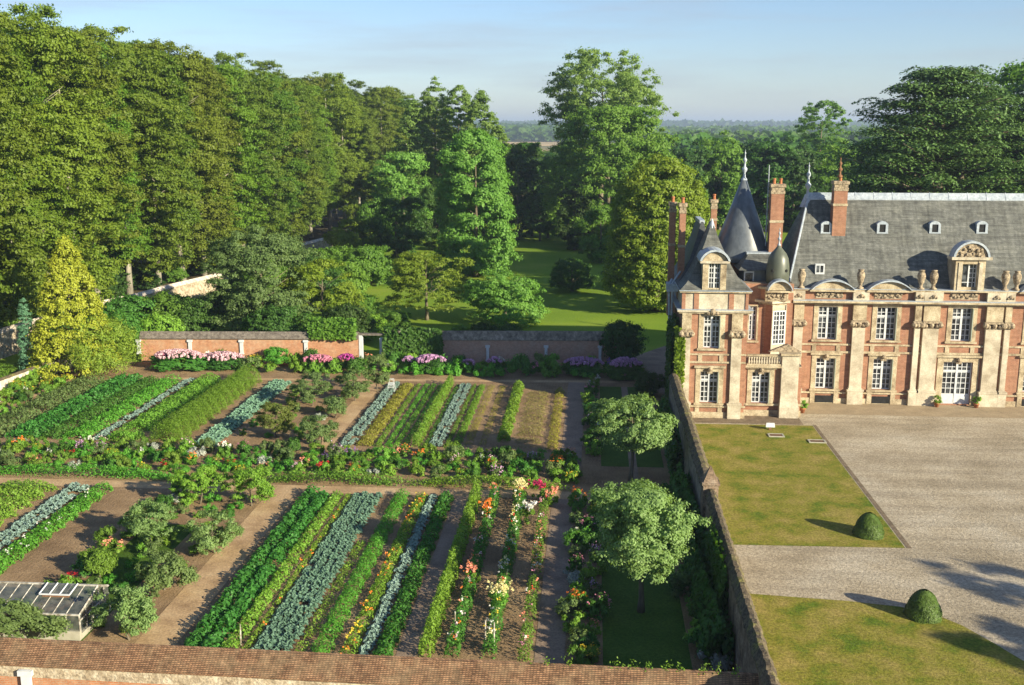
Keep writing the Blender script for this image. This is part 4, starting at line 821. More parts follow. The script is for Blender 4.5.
for i, (px, py, top, hw, mt) in enumerate([(352, 262, 220, 24, 'lime'), (398, 262, 196, 34, 'deep'), (440, 250, 178, 26, 'deep'), (370, 285, 246, 24, 'mid'), (318, 276, 250, 20, 'mid'), (345, 296, 262, 20, 'mid'),
        (518, 240, 150, 20, 'deep'), (532, 236, 142, 22, 'deep'), (548, 238, 160, 16, 'mid'), (505, 238, 172, 16, 'lime'), (500, 232, 148, 16, 'mid'), (640, 250, 190, 22, 'deep'), (600, 262, 205, 22, 'mid'), (575, 250, 180, 18, 'deep'), (630, 290, 240, 24, 'deep'), (385, 240, 170, 24, 'mid')]):
    o = park('park_tree', 'x', 'tree', px, py, top, hw, P_full, mt, 30 + i, .04, 150, 1.1, 80, .32, .3, lob=.18, mega=16)
    pend(o, {'lime': 'yellow-green', 'deep': 'dark green', 'mid': 'mid green', 'bright': 'bright green'}[mt] + ' bushy tree', 'in the park beyond the far wall', 'tree')
# wood across the park, right of the tall trees: individual rounded trees
WT = []
for i in range(3):
    cm = crown('wood_crown', 300 + i, 1.2, 21, 7.2, P_full, 210, 1.9, 80, .5, squash=.7, up=.3, lob=.14, mega=20, mr=.36)
    r0 = empty('woodland_tree'); trunk_mb(60 + i, 16, .4, 3, 20, 6, 6).build('trunk', MT['bark'], r0); link('crown', cm, FM['deep' if i != 1 else 'mid'], r0); WT.append(r0)
wu = [0, 0, 0]; wi = 0
def put_wood(x, y, h, zone):
    global wi
    k = wi % 3; wi += 1
    if not wu[k]: o = WT[k]; wu[k] = 1; o.location = (x, y, 0)
    else: o = copy_tree(WT[k], None, (x, y, 0), rr.uniform(0, 6))
    s = h / 21; o.scale = (s * rr.uniform(.95, 1.15), s * rr.uniform(.95, 1.15), s)
    pend(o, 'dark woodland tree', zone, 'tree', 'trees of the wood across the park')
for i in range(12): put_wood(22 + i * 9.5 + rr.uniform(-2, 2), 268 + rr.uniform(-5, 5), 21 + rr.uniform(-1.5, 1.5), 'in the edge of the wood behind the house')
for i in range(12): put_wood(20 + i * 11 + rr.uniform(-3, 3), 290 + rr.uniform(-5, 5), 22 + rr.uniform(-1.5, 1.5), 'deeper in the wood behind the house')
for i in range(9): put_wood(-38 + i * 9 + rr.uniform(-2, 2), 285 + rr.uniform(-6, 6), 19 + rr.uniform(-2, 2), 'at the far end of the park lawn')
for i in range(7): put_wood(-48 + i * 13 + rr.uniform(-2, 2), 330 + rr.uniform(-8, 8), 20 + rr.uniform(-2, 1), 'beyond the far end of the park lawn')
o = park('oak_tree', 'tree with a thin open top rising left of the cedar', 'tree', 817, 208, 100, 30, P_umbrella, 'mid', 50, .45, 90, 1.5, 75, .45, .6, lob=.35, shell=.4)
X, Y = 57., 190.; cm = crown('oak_crown', 51, 2, 34, 12, P_full, 420, 2., 90, .42, lob=.12); tree('oak_tree', 'tall green tree standing behind the cedar at the right edge', 'tree', cm, FM['mid'], 51, (27, .6, 4, 32, 10), (66, 172, 0))
# cedar of lebanon: flat plates of foliage on long limbs
def cedar(X, Y, Hh, Rr, seed, label):
    rng = np.random.default_rng(seed); rr2 = random.Random(seed); root = empty('cedar_tree', (X, Y, 0)); tag(root, label, 'cedar')
    m = MB(); m.tube([(0, 0, -.1), (.2, 0, 5), (.6, .2, 12), (.3, .1, Hh * .8), (0, 0, Hh * .95)], [1.4, 1.1, .8, .4, .12], 9); m.tube([(0, 0, 4), (2.5, -1, 10), (3.5, -1.5, Hh * .75)], [.8, .6, .2], 7)
    C = []; 
    for lv in range(14):
        q = lv / 13; z = 5 + (Hh - 5.5) * q; Rz = Rr * (1 - max(0, (q - .42) / .62) ** 2 * .8) * (.8 + .25 * min(1, q * 2.2)); n = int(15 - 5 * q)
        for k in range(n):
            a = 2 * math.pi * (k + rr2.random()) / n; L = Rz * rr2.uniform(.72, 1.05); zt_ = z + L * .10
            m.tube([(.3 * math.cos(a), .3 * math.sin(a), z - L * .12), (L * .5 * math.cos(a), L * .5 * math.sin(a), z), (L * .95 * math.cos(a), L * .95 * math.sin(a), zt_)], [.28 * (1.3 - q), .17, .05], 5)
            for j in range(7):
                u = .3 + .7 * j / 6; b = a + rr2.uniform(-.22, .22); C.append((L * u * math.cos(b), L * u * math.sin(b), z + .12 * L * u + rr2.uniform(-.6, .6), 1.45 + 1.1 * (1.15 - abs(u - .75)) * rr2.uniform(.7, 1.3)))
    C = np.array(C); n = 100; P0 = np.repeat(C[:, :3], n, 0); S = np.repeat(C[:, 3], n); th = rng.random(len(S)) * 6.283; q = np.sqrt(rng.random(len(S)))
    P1 = P0 + np.stack([S * q * np.cos(th), S * q * np.sin(th), -q * q * S * .4 + rng.normal(size=len(S)) * .1 + .2], 1)
    Nn = np.stack([np.cos(th) * .5 * q, np.sin(th) * .5 * q, np.ones(len(S))], 1) + rng.normal(size=(len(S), 3)) * .35
    m.build('trunk', MT['bark'], root, True); link('crown', leaf_mesh('cedar_crown', P1, Nn, .26 * (.6 + .7 * rng.random(len(S))), rng, .5), FM['cedar'], root); return root
cedar(47.5, 152, 32.5, 14.2, 7, 'huge layered cedar directly behind the main roof')
cedar(66, 157, 33, 14, 8, 'second layered cedar at the right edge, taller and partly cut off')
# shrubs just beyond the far wall and the boundary wall
for x, y, s, h, mt in [(-55.5, 120.5, 3.6, 5.2, 'herb_dark'), (-51.5, 122, 3.6, 5.4, 'mid'), (-47.6, 121, 3.2, 5.2, 'deep'), (-58, 127, 3.0, 4, 'mid'), (-44, 126, 3.4, 6.5, 'deep'), (-49, 114, 2.4, 4.3, 'herb'), (-53, 113, 2.6, 4.5, 'herb_dark'), (-28.5, 118, 3.0, 5, 'deep'),
        (-36, 116.5, 3, 5, 'deep'), (-30, 114, 2.6, 4.2, 'mid'), (-60, 114, 2.2, 3.5, 'herb_dark'), (-60, 98, 2.0, 1.8, 'herb'), (-34, 120, 2.4, 3.5, 'mid'), (-27, 122, 2.2, 3.2, 'herb'), (-24.5, 128, 2, 2.6, 'mid'), (-30, 132, 2.6, 4, 'mid'), (-60.5, 93, 2.3, 2.8, 'herb'), (-58.5, 88, 2.0, 2.0, 'herb'), (-62, 118, 2.6, 5, 'deep'), (-54.5, 134, 2.6, 3.0, 'mid'), (-50, 143, 3.2, 4.2, 'deep'), (-45, 142, 3.4, 6, 'mid'), (-50, 155, 3.4, 6.5, 'mid'), (-47, 166, 3.5, 6, 'deep'), (-52, 172, 3.2, 6, 'mid'), (-44, 178, 3.3, 5, 'mid'), (-40, 150, 3.2, 5.5, 'deep'), (-42, 200, 3.6, 8, 'mid'), (-38, 165, 3.2, 5.5, 'mid'), (-48, 225, 3.8, 9, 'mid'),
        (-12, 113.5, 1.8, 3.9, 'deep'), (-9, 113.6, 1.6, 3.8, 'deep'), (-14.5, 113.4, 1.2, 3.6, 'mid'), (-2, 168, 1.6, 1.6, 'deep')]:
    bush({'deep': 'dark', 'mid': 'mid green', 'herb_dark': 'glossy deep green', 'herb': 'light green'}[mt] + ' leafy shrub', 'shrub', x, y, s, h, mt, zone='beyond the garden walls', group='shrubs beyond the garden walls')
# bamboo-like pale green clump by the golden conifer
def fine_clump(name, seed, Rr, h, leaf, n, mat, parent=None, up=.2, asp=.25, prof=P_full):
    rng = np.random.default_rng(seed); Pp, Nn = crown_pts(rng, h * .08, h * .92, Rr, prof, n, Rr * .3, 95, squash=1.1, up=up); return leaf_mesh(name, Pp, Nn, leaf * .75 * (.6 + .8 * rng.random(len(Pp))), rng, asp)
o = link('bamboo_clump', fine_clump('bamboo_clump', 20, 3.6, 6.4, .2, 110, 'bamboo'), FM['bamboo'], None, (-50.3, 102.0, 0)); tag(o, 'feathery yellow-green clump at the foot of the golden conifer', 'shrub')
# ivy and creepers on the pavilion corner, far wall and near the gateway
def patch(name, label, cat, rng_seed, xs, ys, zs, n, leaf, mat, nrm, jag=1.):
    rng = np.random.default_rng(rng_seed); u = rng.random((n, 3)); P1 = np.stack([xs[0] + (xs[1] - xs[0]) * u[:, 0], ys[0] + (ys[1] - ys[0]) * u[:, 1], zs[0] + (zs[1] - zs[0]) * u[:, 2] * (1 - .35 * jag * (.5 + .5 * np.sin(u[:, 0] * 9 + u[:, 1] * 7)))], 1)
    o = link(name, leaf_mesh(name, P1, np.array(nrm) + rng.normal(size=(n, 3)) * .5, leaf * (.6 + .8 * rng.random(n)), rng, .7), FM[mat]); tag(o, label, cat); return o
patch('ivy', 'dark ivy climbing the shaded side of the corner pavilion', 'climbing plant', 1, (6.9, 7.7), (90.5, 95.5), (0, 8.6), 6000, .2, 'deep', (-1, 0, .3), .5)
patch('ivy', 'yellow-green ivy hanging round the front corner of the pavilion', 'climbing plant', 2, (7.3, 8.1), (89.9, 90.6), (2.6, 8.2), 1800, .16, 'lime', (-.5, -.8, .3), .6)
patch('ivy', 'broad dark creeper covering the far wall right of the gateway', 'climbing plant', 3, (-22.3, -16.0), (109.0, 110.6), (.2, 3.9), 5000, .2, 'herb_dark', (0, -1, .5))
patch('ivy', 'low creeper spilling over the far wall left of the gateway', 'climbing plant', 4, (-30.5, -25.4), (109.2, 110.6), (2.6, 4.9), 2600, .2, 'mid', (0, -.6, 1))
patch('ivy', 'creeper on the lower left end of the courtyard wall', 'climbing plant', 5, (5.6, 6.9), (46, 70), (0, 2.4), 9000, .17, 'herb_dark', (-1, -.2, .6))
patch('ivy', 'ivy reaching the top of the courtyard wall near the foreground', 'climbing plant', 15, (6.6, 6.95), (49, 56), (0, 3.9), 5000, .15, 'herb_dark', (-1, -.2, .3))
patch('ivy', 'creeper along the far stretch of the courtyard wall', 'climbing plant', 6, (5.9, 6.9), (74, 90), (0, 2.2), 6000, .18, 'deep', (-1, 0, .6))
o = bush('dark round tree standing where the far wall ends', 'tree', 3.2, 110.6, 2.3, 4.8, 'deep', name='yew_tree')
o = bush('shrub between the pavilion and the courtyard wall foot', 'shrub', 5.6, 97.5, 1.3, 2.4, 'deep')
# ---- topiary cones
def topiary(x, y, label):
    rng = np.random.default_rng(int(x * 10)); n = 9000; prof = lambda q: .92 * np.sqrt(np.clip(1 - q ** 2.3, 0, 1)) * (1 - .22 * q)
    q = rng.random(n) ** 1.1 * .98; th = rng.random(n) * 6.283; r_ = prof(q) * (1 + .035 * np.sin(th * 5 + q * 9) + .02 * rng.normal(size=n)); P1 = np.stack([r_ * np.cos(th), r_ * np.sin(th), q * 1.45], 1); Nn = np.stack([np.cos(th), np.sin(th), .2 + q * 1.2], 1) + rng.normal(size=(n, 3)) * .28
    o = link('topiary_bush', leaf_mesh('topiary_bush', P1, Nn, .045, rng, .7), FM['topiary'], None, (x, y, .03)); tag(o, label, 'topiary')
    MB().lathe([(.9 * math.sqrt(max(0, 1 - (k / 8) ** 2.3)) * (1 - .22 * k / 8) + .001, k / 8 * 1.42) for k in range(9)], 0, 0, 16).build('clipped_core', FM['topiary'], o, True)
topiary(17.5, 63.6, 'clipped cone bush on the far dry lawn'); topiary(17.5, 52.4, 'clipped cone bush on the edge of the nearer lawn')
# offscreen trees east of the court, whose long shadows cross the gravel
for x, y, h, k in [(43, 34, 11.5, 1), (49, 39, 12.5, 2)]: 
    o = copy_tree(WT[k - 1], None, (x, y, 0), k); s = h / 21; o.scale = (s * .8, s * .8, s); tag(o, 'tree outside the picture %s, shading the gravel' % ('nearer the wall' if k == 1 else 'further along'), 'tree'); 
# ---- far woods and hills
def far_woods(seed, n, xr, yr, h, leaf, label, mat):
    rng = np.random.default_rng(seed); x = xr[0] + (xr[1] - xr[0]) * rng.random(n); y = yr[0] + (yr[1] - yr[0]) * rng.random(n) + 30 * np.sin(x / 90 + seed)
    zb = terrain(x, y); hh = h * (.85 + .2 * np.sin(x / 17 + y / 23) + .12 * np.sin(x / 7.3 + 2)); z = zb + hh * rng.random(n) ** .4
    P1 = np.stack([x, y, z], 1); Nn = rng.normal(size=(n, 3)) * .7 + np.array([.1, -.5, .9])
    o = link('distant_wood', leaf_mesh('distant_wood', P1, Nn, leaf * (.6 + .8 * rng.random(n)), rng, .8), FM[mat]); tag(o, label, 'wood', kind='stuff')
far_woods(1, 26000, (40, 420), (380, 520), 19, 2.2, 'woodland beyond the park behind the house', 'deep')
far_woods(2, 14000, (-260, 40), (420, 500), 14, 2.2, 'low woodland beyond the end of the lawn', 'deep')
far_woods(3, 22000, (30, 900), (850, 1100), 19, 4., 'belt of woodland on the plain behind the wood', 'deep')
far_woods(4, 22000, (-900, -40), (2500, 3000), 24, 8., 'dark distant wood beyond the stubble field', 'deep')
far_woods(5, 26000, (-200, 2600), (1900, 2500), 22, 7., 'long distant wood along the horizon', 'deep')
far_woods(6, 30000, (-3500, 4500), (4600, 5600), 26, 16., 'wooded ridge on the horizon', 'deep')
MB().slab([G(470, 146.2), G(575, 146.2), G(575, 141), G(470, 141)], .3, .6).build('stubble_field', mat_noise('stubble_mat', [(.3, (.42, .3, .15)), (.7, (.55, .41, .22))], .01)); tag(bpy.data.objects['stubble_field'], 'pale ripe stubble field in the gap between the trees', kind='structure')
# ------------------------------------------------------------------ kitchen garden
def row_mesh(name, x0, x1, y0, y1, h, leaf, dens, rng, asp=.55, up=.35, lump=.35, spacing=None):
    A = (x1 - x0) * (y1 - y0); n = int(A * dens * 2.1 * (1 + h * .5)); w_ = (x1 - x0) / 2; xc = (x0 + x1) / 2
    y = y0 + (y1 - y0) * rng.random(n); u = rng.uniform(-1, 1, n)
    if spacing:
        k = np.round((y - y0) / spacing); y = y0 + k * spacing + rng.normal(size=n) * spacing * .24
    ph = rng.random(64) * 6.28; kk = ((y - y0) / .55).astype(int); rp = rng.random(400)[kk % 400]; rg = rng.random(400)[(kk * 7 + 3) % 400]
    hv = h * (1 - lump + lump * (np.sin(y * 2.1 + x0 * 5) * .5 + .5) * .6 + lump * .7 * rp + rng.normal(size=n) * .05)
    th = rng.random(n) * np.pi; q = rng.random(n) ** .3
    dx = np.cos(th) * q * w_ * (1 + .18 * np.sin(y * 3.7 + x0)); z = np.sin(th) * q * hv
    P1 = np.stack([dx, y - y0, np.maximum(z, .02)], 1); gap = (rg < .05) & (lump > .1); keep = ~gap | (rng.random(n) < .12)
    Nn = np.stack([np.cos(th) * .6, rng.normal(size=n) * .2, np.sin(th) * .4 + up], 1) + rng.normal(size=(n, 3)) * .4
    P1 = P1[keep]; Nn = Nn[keep]; n = len(P1); return leaf_mesh(name, P1, Nn, leaf * .66 * (.6 + .7 * rng.random(n)), rng, asp), xc
def row(name, label, cat, x0, x1, y0, y1, h, leaf, dens, mat, petals=None, **kw):
    rng = np.random.default_rng(abs(int(x0 * 100)) + int(y0)); me, xc = row_mesh(name, x0, x1, y0, y1, h, leaf, dens, rng, **kw)
    o = link(name, me, FM[mat], None, (xc, y0, .015)); tag(o, label, cat)
    if petals:
        for col, n in petals:
            y = rng.random(n) * (y1 - y0); x = rng.uniform(-1, 1, n) * (x1 - x0) / 2 * .8; z = h * (.75 + .35 * rng.random(n)); c = np.stack([x, y, z], 1)
            C = np.repeat(c, 5, 0) + rng.normal(size=(n * 5, 3)) * .06; link('flowers', leaf_mesh('flowers', C, rng.normal(size=C.shape) * .5 + np.array([0, -.3, 1]), .055, rng, .9), FM[col], o)
    return o
LY0, LY1 = 45.2, 68.3
row('leaf_row', 'leafy green crop row at the far left of the lower quarter', 'vegetable row', -41.5, -37.6, LY0, LY1, .8, .14, 55, 'herb')
row('potato_row', 'green row with small white flowers right of the blue cabbages', 'vegetable row', -34.9, -33.4, LY0, LY1, .6, .13, 90, 'carrot', [('white', 40)])
row('chard_row', 'dark glossy broad-leaved row on the left edge of the wide chard bed', 'vegetable row', -19.7, -18.7, LY0, LY1, .7, .2, 60, 'chard', spacing=.55)
row('chard_row', 'dark glossy broad-leaved row in the middle of the wide chard bed', 'vegetable row', -18.7, -17.8, LY0, LY1 - .2, .65, .2, 60, 'chard', spacing=.55)
row('celery_row', 'bright green low row on the right edge of the chard bed', 'vegetable row', -17.75, -16.95, LY0, LY1 - .3, .5, .13, 90, 'herb', spacing=.4)
row('parsley_row', 'thin pale green strip between chard and kale', 'vegetable row', -16.75, -16.35, LY0 + .2, LY1 - .3, .3, .09, 130, 'lettuce', [('orange', 8)])
row('seedling_row', 'sparse low green seedlings right of the wide kale bed', 'vegetable row', -14.2, -13.6, LY0, 60, .25, .09, 80, 'herb')
row('carrot_row', 'bright feathery carrot row between two dark soil strips', 'vegetable row', -13.4, -12.35, LY0, LY1 + .2, .6, .11, 150, 'carrot', asp=.35)
row('marigold_row', 'yellow-green row dotted with orange flowers', 'flower row', -11.9, -11.05, LY0, LY1, .5, .1, 120, 'lettuce', [('orange', 30), ('yellow', 34)])
row('bean_row', 'leafy green row along the grey path', 'vegetable row', -10.25, -9.3, LY0, LY1, .55, .15, 90, 'herb_dark')
row('sweet_pea_row', 'tall pale green row right of the narrow grey path', 'vegetable row', -8.1, -7.35, LY0 + .5, LY1 + .5, 1.35, .12, 150, 'lettuce', up=.3)
row('dahlia_row', 'tall green row with orange and salmon dahlias', 'flower row', -6.8, -6.1, LY0 + .8, LY1 + .6, 1.1, .12, 120, 'herb_dark', [('orange', 16), ('salmon', 22), ('palepink', 16), ('white', 8)])
row('dahlia_row', 'tall green row with cream, white and yellow dahlias', 'flower row', -5.0, -4.3, LY0 + .8, LY1 + .6, 1.15, .12, 120, 'herb_dark', [('white', 26), ('cream', 46), ('yellow', 12), ('red', 10)])
row('rose_row', 'open row of pink, red and salmon roses beside the dark path', 'flower row', -3.3, -2.65, LY0 + .6, LY1 + .6, 1.0, .1, 85, 'herb', [('pink', 14), ('salmon', 18), ('red', 8), ('white', 10)], lump=.6)
for X, Y, c, n, s, lab in [(-4.65, 51.4, 'cream', 46, .5, 'big cream dahlia standing in the third flower row'), (-4.7, 68.2, 'cream', 36, .45, 'cream dahlia at the top of the flower rows'), (-3.8, 63.8, 'white', 26, .45, 'white dahlia in the upper part of the flower rows'), (-3.4, 68.3, 'crimson', 30, .4, 'crimson dahlia at the top of the flower rows'), (-6.5, 64.4, 'orange', 16, .4, 'orange dahlia in the upper part of the second flower row'), (-2.4, 67, 'salmon', 18, .35, 'salmon dahlia beside the top of the dark path'), (-6.4, 54.2, 'salmon', 14, .4, 'rusty orange dahlia in the middle of the second flower row')]:
    rng = np.random.default_rng(int(abs(X * 100 + Y))); o = link('dahlia_plant', fine_clump('dahlia_plant', int(Y * 7), s, 1.25, .1, 12, 'herb', asp=.6), FM['herb'], None, (X, Y, 0)); tag(o, lab, 'flowering plant')
    C = np.stack([rng.normal(size=n) * s * .6, rng.normal(size=n) * s * .6, 1.0 + rng.random(n) * .45], 1); C = np.repeat(C, 7, 0) + rng.normal(size=(n * 7, 3)) * .05
    link('flowers', leaf_mesh('flowers', C, rng.normal(size=C.shape) * .5 + np.array([0, -.5, 1]), .065, rng, .9), FM[c], o)
# upper quarter
UY0, UY1 = 79.5, 100.2
row('artichoke_row', 'loose grey-green planting at the left of the upper quarter', 'vegetable row', -51.5, -47.9, UY0, UY1 - 1, .9, .17, 34, 'grey')
row('broccoli_row', 'large-leaved dark green row, leftmost of the broad green rows', 'vegetable row', -47.7, -46.5, UY0, UY1, .8, .22, 45, 'chard', spacing=.8)
row('broccoli_row', 'large-leaved dark green row, second of the broad green rows', 'vegetable row', -46.4, -45.2, UY0, UY1, .8, .22, 45, 'chard', spacing=.8)
row('leaf_row', 'deep green leafy row left of the blue cabbage line', 'vegetable row', -45.1, -43.2, UY0, UY1, .6, .15, 60, 'herb_dark')
row('leaf_row', 'mid green leafy row touching the blue cabbage line', 'vegetable row', -43.1, -41.0, UY0, UY1, .65, .15, 60, 'carrot')
row('leaf_row', 'bright green bushy row right of the blue cabbage line', 'vegetable row', -39.3, -36.8, UY0 - .5, UY1, .9, .15, 70, 'herb', lump=.5)
row('clipped_hedge', 'tall pale green flat-sided row crossing the upper quarter', 'hedge', -35.6, -33.0, UY0 - .5, UY1 + .5, 1.7, .12, 170, 'lettuce', lump=.08, asp=.3)
row('leek_row', 'yellowing low row right of the blue-white kale', 'vegetable row', -18.7, -17.4, UY0, UY1, .35, .11, 80, 'yellowg')
for i, (a, b, mt, lab) in enumerate([(-17.2, -16.7, 'lettuce', 'first thin green row right of the yellowing row'), (-16.4, -15.9, 'carrot', 'second thin green row right of the yellowing row'), (-15.7, -15.2, 'herb', 'third thin green row right of the yellowing row'), (-15.0, -14.5, 'herb_dark', 'fourth thin green row right of the yellowing row')]):
    row('salad_row', lab, 'vegetable row', a, b, UY0, UY1, .3, .1, 110, mt)
row('maize_row', 'tall bright yellow-green row left of the white-blue kale', 'vegetable row', -14.2, -13.5, UY0, UY1 + .6, 1.2, .14, 130, 'lettuce', up=.2, asp=.35)
row('leek_row', 'dark low row beside the tall bright row', 'vegetable row', -13.3, -12.9, UY0, UY1, .3, .1, 90, 'herb_dark')
row('salad_row', 'thin green row right of the white-blue kale', 'vegetable row', -11.6, -11.2, UY0, UY1, .3, .1, 110, 'herb')
row('salad_row', 'bright light green row in the middle of the upper quarter', 'vegetable row', -11.0, -10.3, UY0, UY1, .35, .11, 110, 'lettuce')
row('onion_row', 'left one of two narrow straw-coloured onion rows', 'vegetable row', -10.1, -9.4, UY0 + 1, UY1, .2, .09, 90, 'yellowg', asp=.2)
row('onion_row', 'right one of two narrow straw-coloured onion rows', 'vegetable row', -8.9, -8.3, UY0 + 1, UY1, .2, .09, 80, 'yellowg', asp=.2)
row('raspberry_row', 'leafy tall green row right of the onion rows', 'vegetable row', -7.5, -6.5, UY0 + 2, UY1, .95, .16, 75, 'lettuce', lump=.6)
FM['straw'] = MT['straw']
row('onion_bed', 'wide bed of drying straw-coloured onions', 'vegetable bed', -6.0, -3.9, UY0 + .5, UY1 - 2, .22, .1, 75, 'straw', asp=.2, spacing=.5)
row('onion_row', 'straw and green row beside the dark grey path', 'vegetable row', -3.4, -2.5, UY0, UY1 - 1, .35, .12, 75, 'yellowg', asp=.3)
# individual cabbages and kales: rosettes of bent leaves
def rosette(seed, r_, h, nl=16):
    rng = np.random.default_rng(seed); V = []; F = []
    for i in range(nl):
        a = i * 2.4 + rng.normal() * .2; q = i / nl; L = r_ * (1.05 - .55 * q) * rng.uniform(.85, 1.15); e = .25 + .95 * q; wd = L * .42
        dr = np.array([math.cos(a), math.sin(a), 0]); sd = np.array([-math.sin(a), math.cos(a), 0]); base = np.array([0, 0, .03 + h * .25 * q])
        mid = base + dr * L * .55 * math.cos(e * .6) + np.array([0, 0, L * .75 * math.sin(e) + .02]); tip = base + dr * L + np.array([0, 0, L * .55 * math.sin(e) - .02 * L])
        k = len(V); V += [base + sd * .02, base - sd * .02, mid - sd * wd + [0, 0, .05 * rng.random()], mid + [0, 0, -.04], mid + sd * wd + [0, 0, .05 * rng.random()], tip - sd * wd * .5, tip + sd * wd * .5]
        F += [(k, k + 1, k + 2, k + 3), (k, k + 3, k + 4, k + 4), (k + 3, k + 2, k + 5, k + 6), (k + 3, k + 6, k + 4, k + 4)]
    me = bpy.data.meshes.new('rosette'); me.from_pydata([tuple(v) for v in V], [], [tuple(dict.fromkeys(q)) for q in F]); me.update(); return me
ROS = {}
def cabbages(name, label, cat, group, mat, xs, y0, y1, dy, r_, h=.4, jit=.08, skip=.03):
    rr2 = random.Random(int(abs(xs[0] * 100)))
    for x in xs:
        y = y0 + rr2.uniform(0, dy)
        while y < y1:
            if rr2.random() > skip:
                k = (mat, rr2.randrange(3))
                if k not in ROS: ROS[k] = rosette(900 + len(ROS), .36, h); ROS[k].materials.append(FM[mat])
                o = bpy.data.objects.new(name, ROS[k]); COL.objects.link(o); s = r_ / .36 * rr2.uniform(.85, 1.15); o.location = (x + rr2.uniform(-jit, jit), y, .02); o.scale = (s, s, s * rr2.uniform(.9, 1.2)); o.rotation_euler = (0, 0, rr2.uniform(0, 6)); tag(o, label, cat, group)
            y += dy * rr2.uniform(.9, 1.1)
cabbages('kale_plant', 'blue-green kale plant in the wide kale bed of the lower quarter', 'kale', 'kale plants of the wide bed', 'kale', (-16.0, -15.5, -15.0, -14.5), LY0, LY1, .5, .33)
cabbages('cabbage', 'blue cabbage in the single line between marigolds and green leaves', 'cabbage', 'blue cabbages beside the marigolds', 'blue', (-10.68,), LY0, LY1, .5, .36)
cabbages('cabbage', 'blue cabbage in the double line at the lower left', 'cabbage', 'blue cabbages at the lower left', 'blue', (-36.3, -35.5), LY0 + 3, LY1, .62, .42)
cabbages('cabbage', 'blue cabbage in the line crossing the upper left beds', 'cabbage', 'blue cabbages of the upper left', 'blue', (-40.2,), UY0, UY1, .6, .42)
cabbages('cabbage', 'pale green cabbage in the band right of the tall clipped row', 'cabbage', 'pale green cabbages', 'palecab', (-31.4, -30.7, -30.0), UY0 - 1.5, UY1, .66, .44)
cabbages('kale_plant', 'whitish blue kale beside the tan path of the upper quarter', 'kale', 'whitish kale beside the tan path', 'blue', (-19.7, -19.1), UY0, UY1 + .5, .6, .36)
cabbages('kale_plant', 'whitish blue kale in the double line right of the tall bright row', 'kale', 'whitish kale in the middle of the upper quarter', 'blue', (-12.6, -12.0), UY0, UY1 + .3, .58, .34)
# ---- flowering clumps for the borders
PV = []
pr5 = random.Random(77)
def plant_var(fmat, petal, n, h=.8, r_=.55, phr='', leaf=.1, spike=False):
    rng = np.random.default_rng(500 + len(PV)); me = fine_clump('perennial', 600 + len(PV), r_, h, leaf, 16, fmat, asp=.45, up=.4); me.materials.append(FM[fmat]); fl = None
    if petal:
        th = rng.random(n) * 6.28; q = np.sqrt(rng.random(n)) * r_ * .95; c = np.stack([q * np.cos(th), q * np.sin(th), h * (.82 + .3 * rng.random(n)) * (1.1 - .3 * (q / r_) ** 2)], 1)
        c = c[:max(6, n // 2)]; n = len(c); C = np.repeat(c, 5, 0) + rng.normal(size=(n * 5, 3)) * (np.array([.03, .03, .12]) if spike else .045); fl = leaf_mesh('flowers', C, rng.normal(size=C.shape) * .5 + np.array([.1, -.5, 1]), .05, rng, .9); fl.materials.append(FM[petal])
    PV.append((me, fl, phr, r_))
plant_var('herb', None, 0, .8, .6, 'leafy light green clump'); plant_var('herb_dark', None, 0, .9, .6, 'leafy dark green clump'); plant_var('lettuce', None, 0, .7, .5, 'yellow-green leafy clump'); plant_var('silver', None, 0, .5, .5, 'silvery grey clump')
plant_var('herb', 'white', 22, .8, .5, 'white-flowered clump'); plant_var('herb_dark', 'pink', 24, .9, .55, 'pink-flowered clump'); plant_var('herb', 'red', 26, .8, .45, 'red-flowered clump'); plant_var('herb', 'orange', 26, .8, .5, 'orange-flowered clump')
plant_var('lettuce', 'yellow', 26, .7, .5, 'yellow-flowered clump'); plant_var('grey', 'lilac', 30, .8, .55, 'lilac-flowered clump', spike=True); plant_var('herb_dark', 'purple', 24, .7, .5, 'purple-flowered clump', spike=True); plant_var('herb', 'salmon', 22, .8, .5, 'salmon-flowered clump')
plant_var('carrot', None, 0, .7, .6, 'feathery green clump', .08); plant_var('grey', None, 0, .9, .6, 'grey-green clump'); plant_var('herb', 'palepink', 22, .9, .55, 'pale pink-flowered clump')
def plant(v, x, y, s, zone, group):
    me, fl, phr, r_ = PV[v]; o = bpy.data.objects.new('perennial_plant', me); COL.objects.link(o); o.location = (x, y, .01); o.scale = (s, s, s * pr5.uniform(.8, 1.2)); o.rotation_euler = (0, 0, pr5.uniform(0, 6))
    if fl: c = bpy.data.objects.new('flowers', fl); COL.objects.link(c); c.parent = o
    pend(o, phr, zone, 'garden plant', group)
WTS = [26, 8, 16, 6, 4, 3, 3, 4, 3, 3, 2, 4, 20, 10, 4]
def fill(x0, x1, y0, y1, n, zone, group, wts=WTS, s=(.8, 1.3), hdg=None):
    # jittered grid so that the border closes without gaps
    nx = max(1, int(round(math.sqrt(n * (x1 - x0) / (y1 - y0))))); ny = max(1, int(round(n / nx)))
    for i in range(nx):
        for j in range(ny):
            v = pr5.choices(range(len(PV)), wts)[0]; plant(v, x0 + (x1 - x0) * (i + .5 + pr5.uniform(-.35, .35)) / nx, y0 + (y1 - y0) * (j + .5 + pr5.uniform(-.3, .3)) / ny, pr5.uniform(*s), zone, group)
fill(-48, -.4, 71.8, 78.2, 150, 'in the border crossing the garden', 'plants of the cross border', s=(.85, 1.25))
fill(-1.0, .75, 45.2, 68.2, 30, 'left of the shaded grass', 'plants of the lower path border', [10, 10, 3, 3, 2, 4, 0, 1, 2, 3, 1, 2, 4, 4, 3], s=(.8, 1.3))
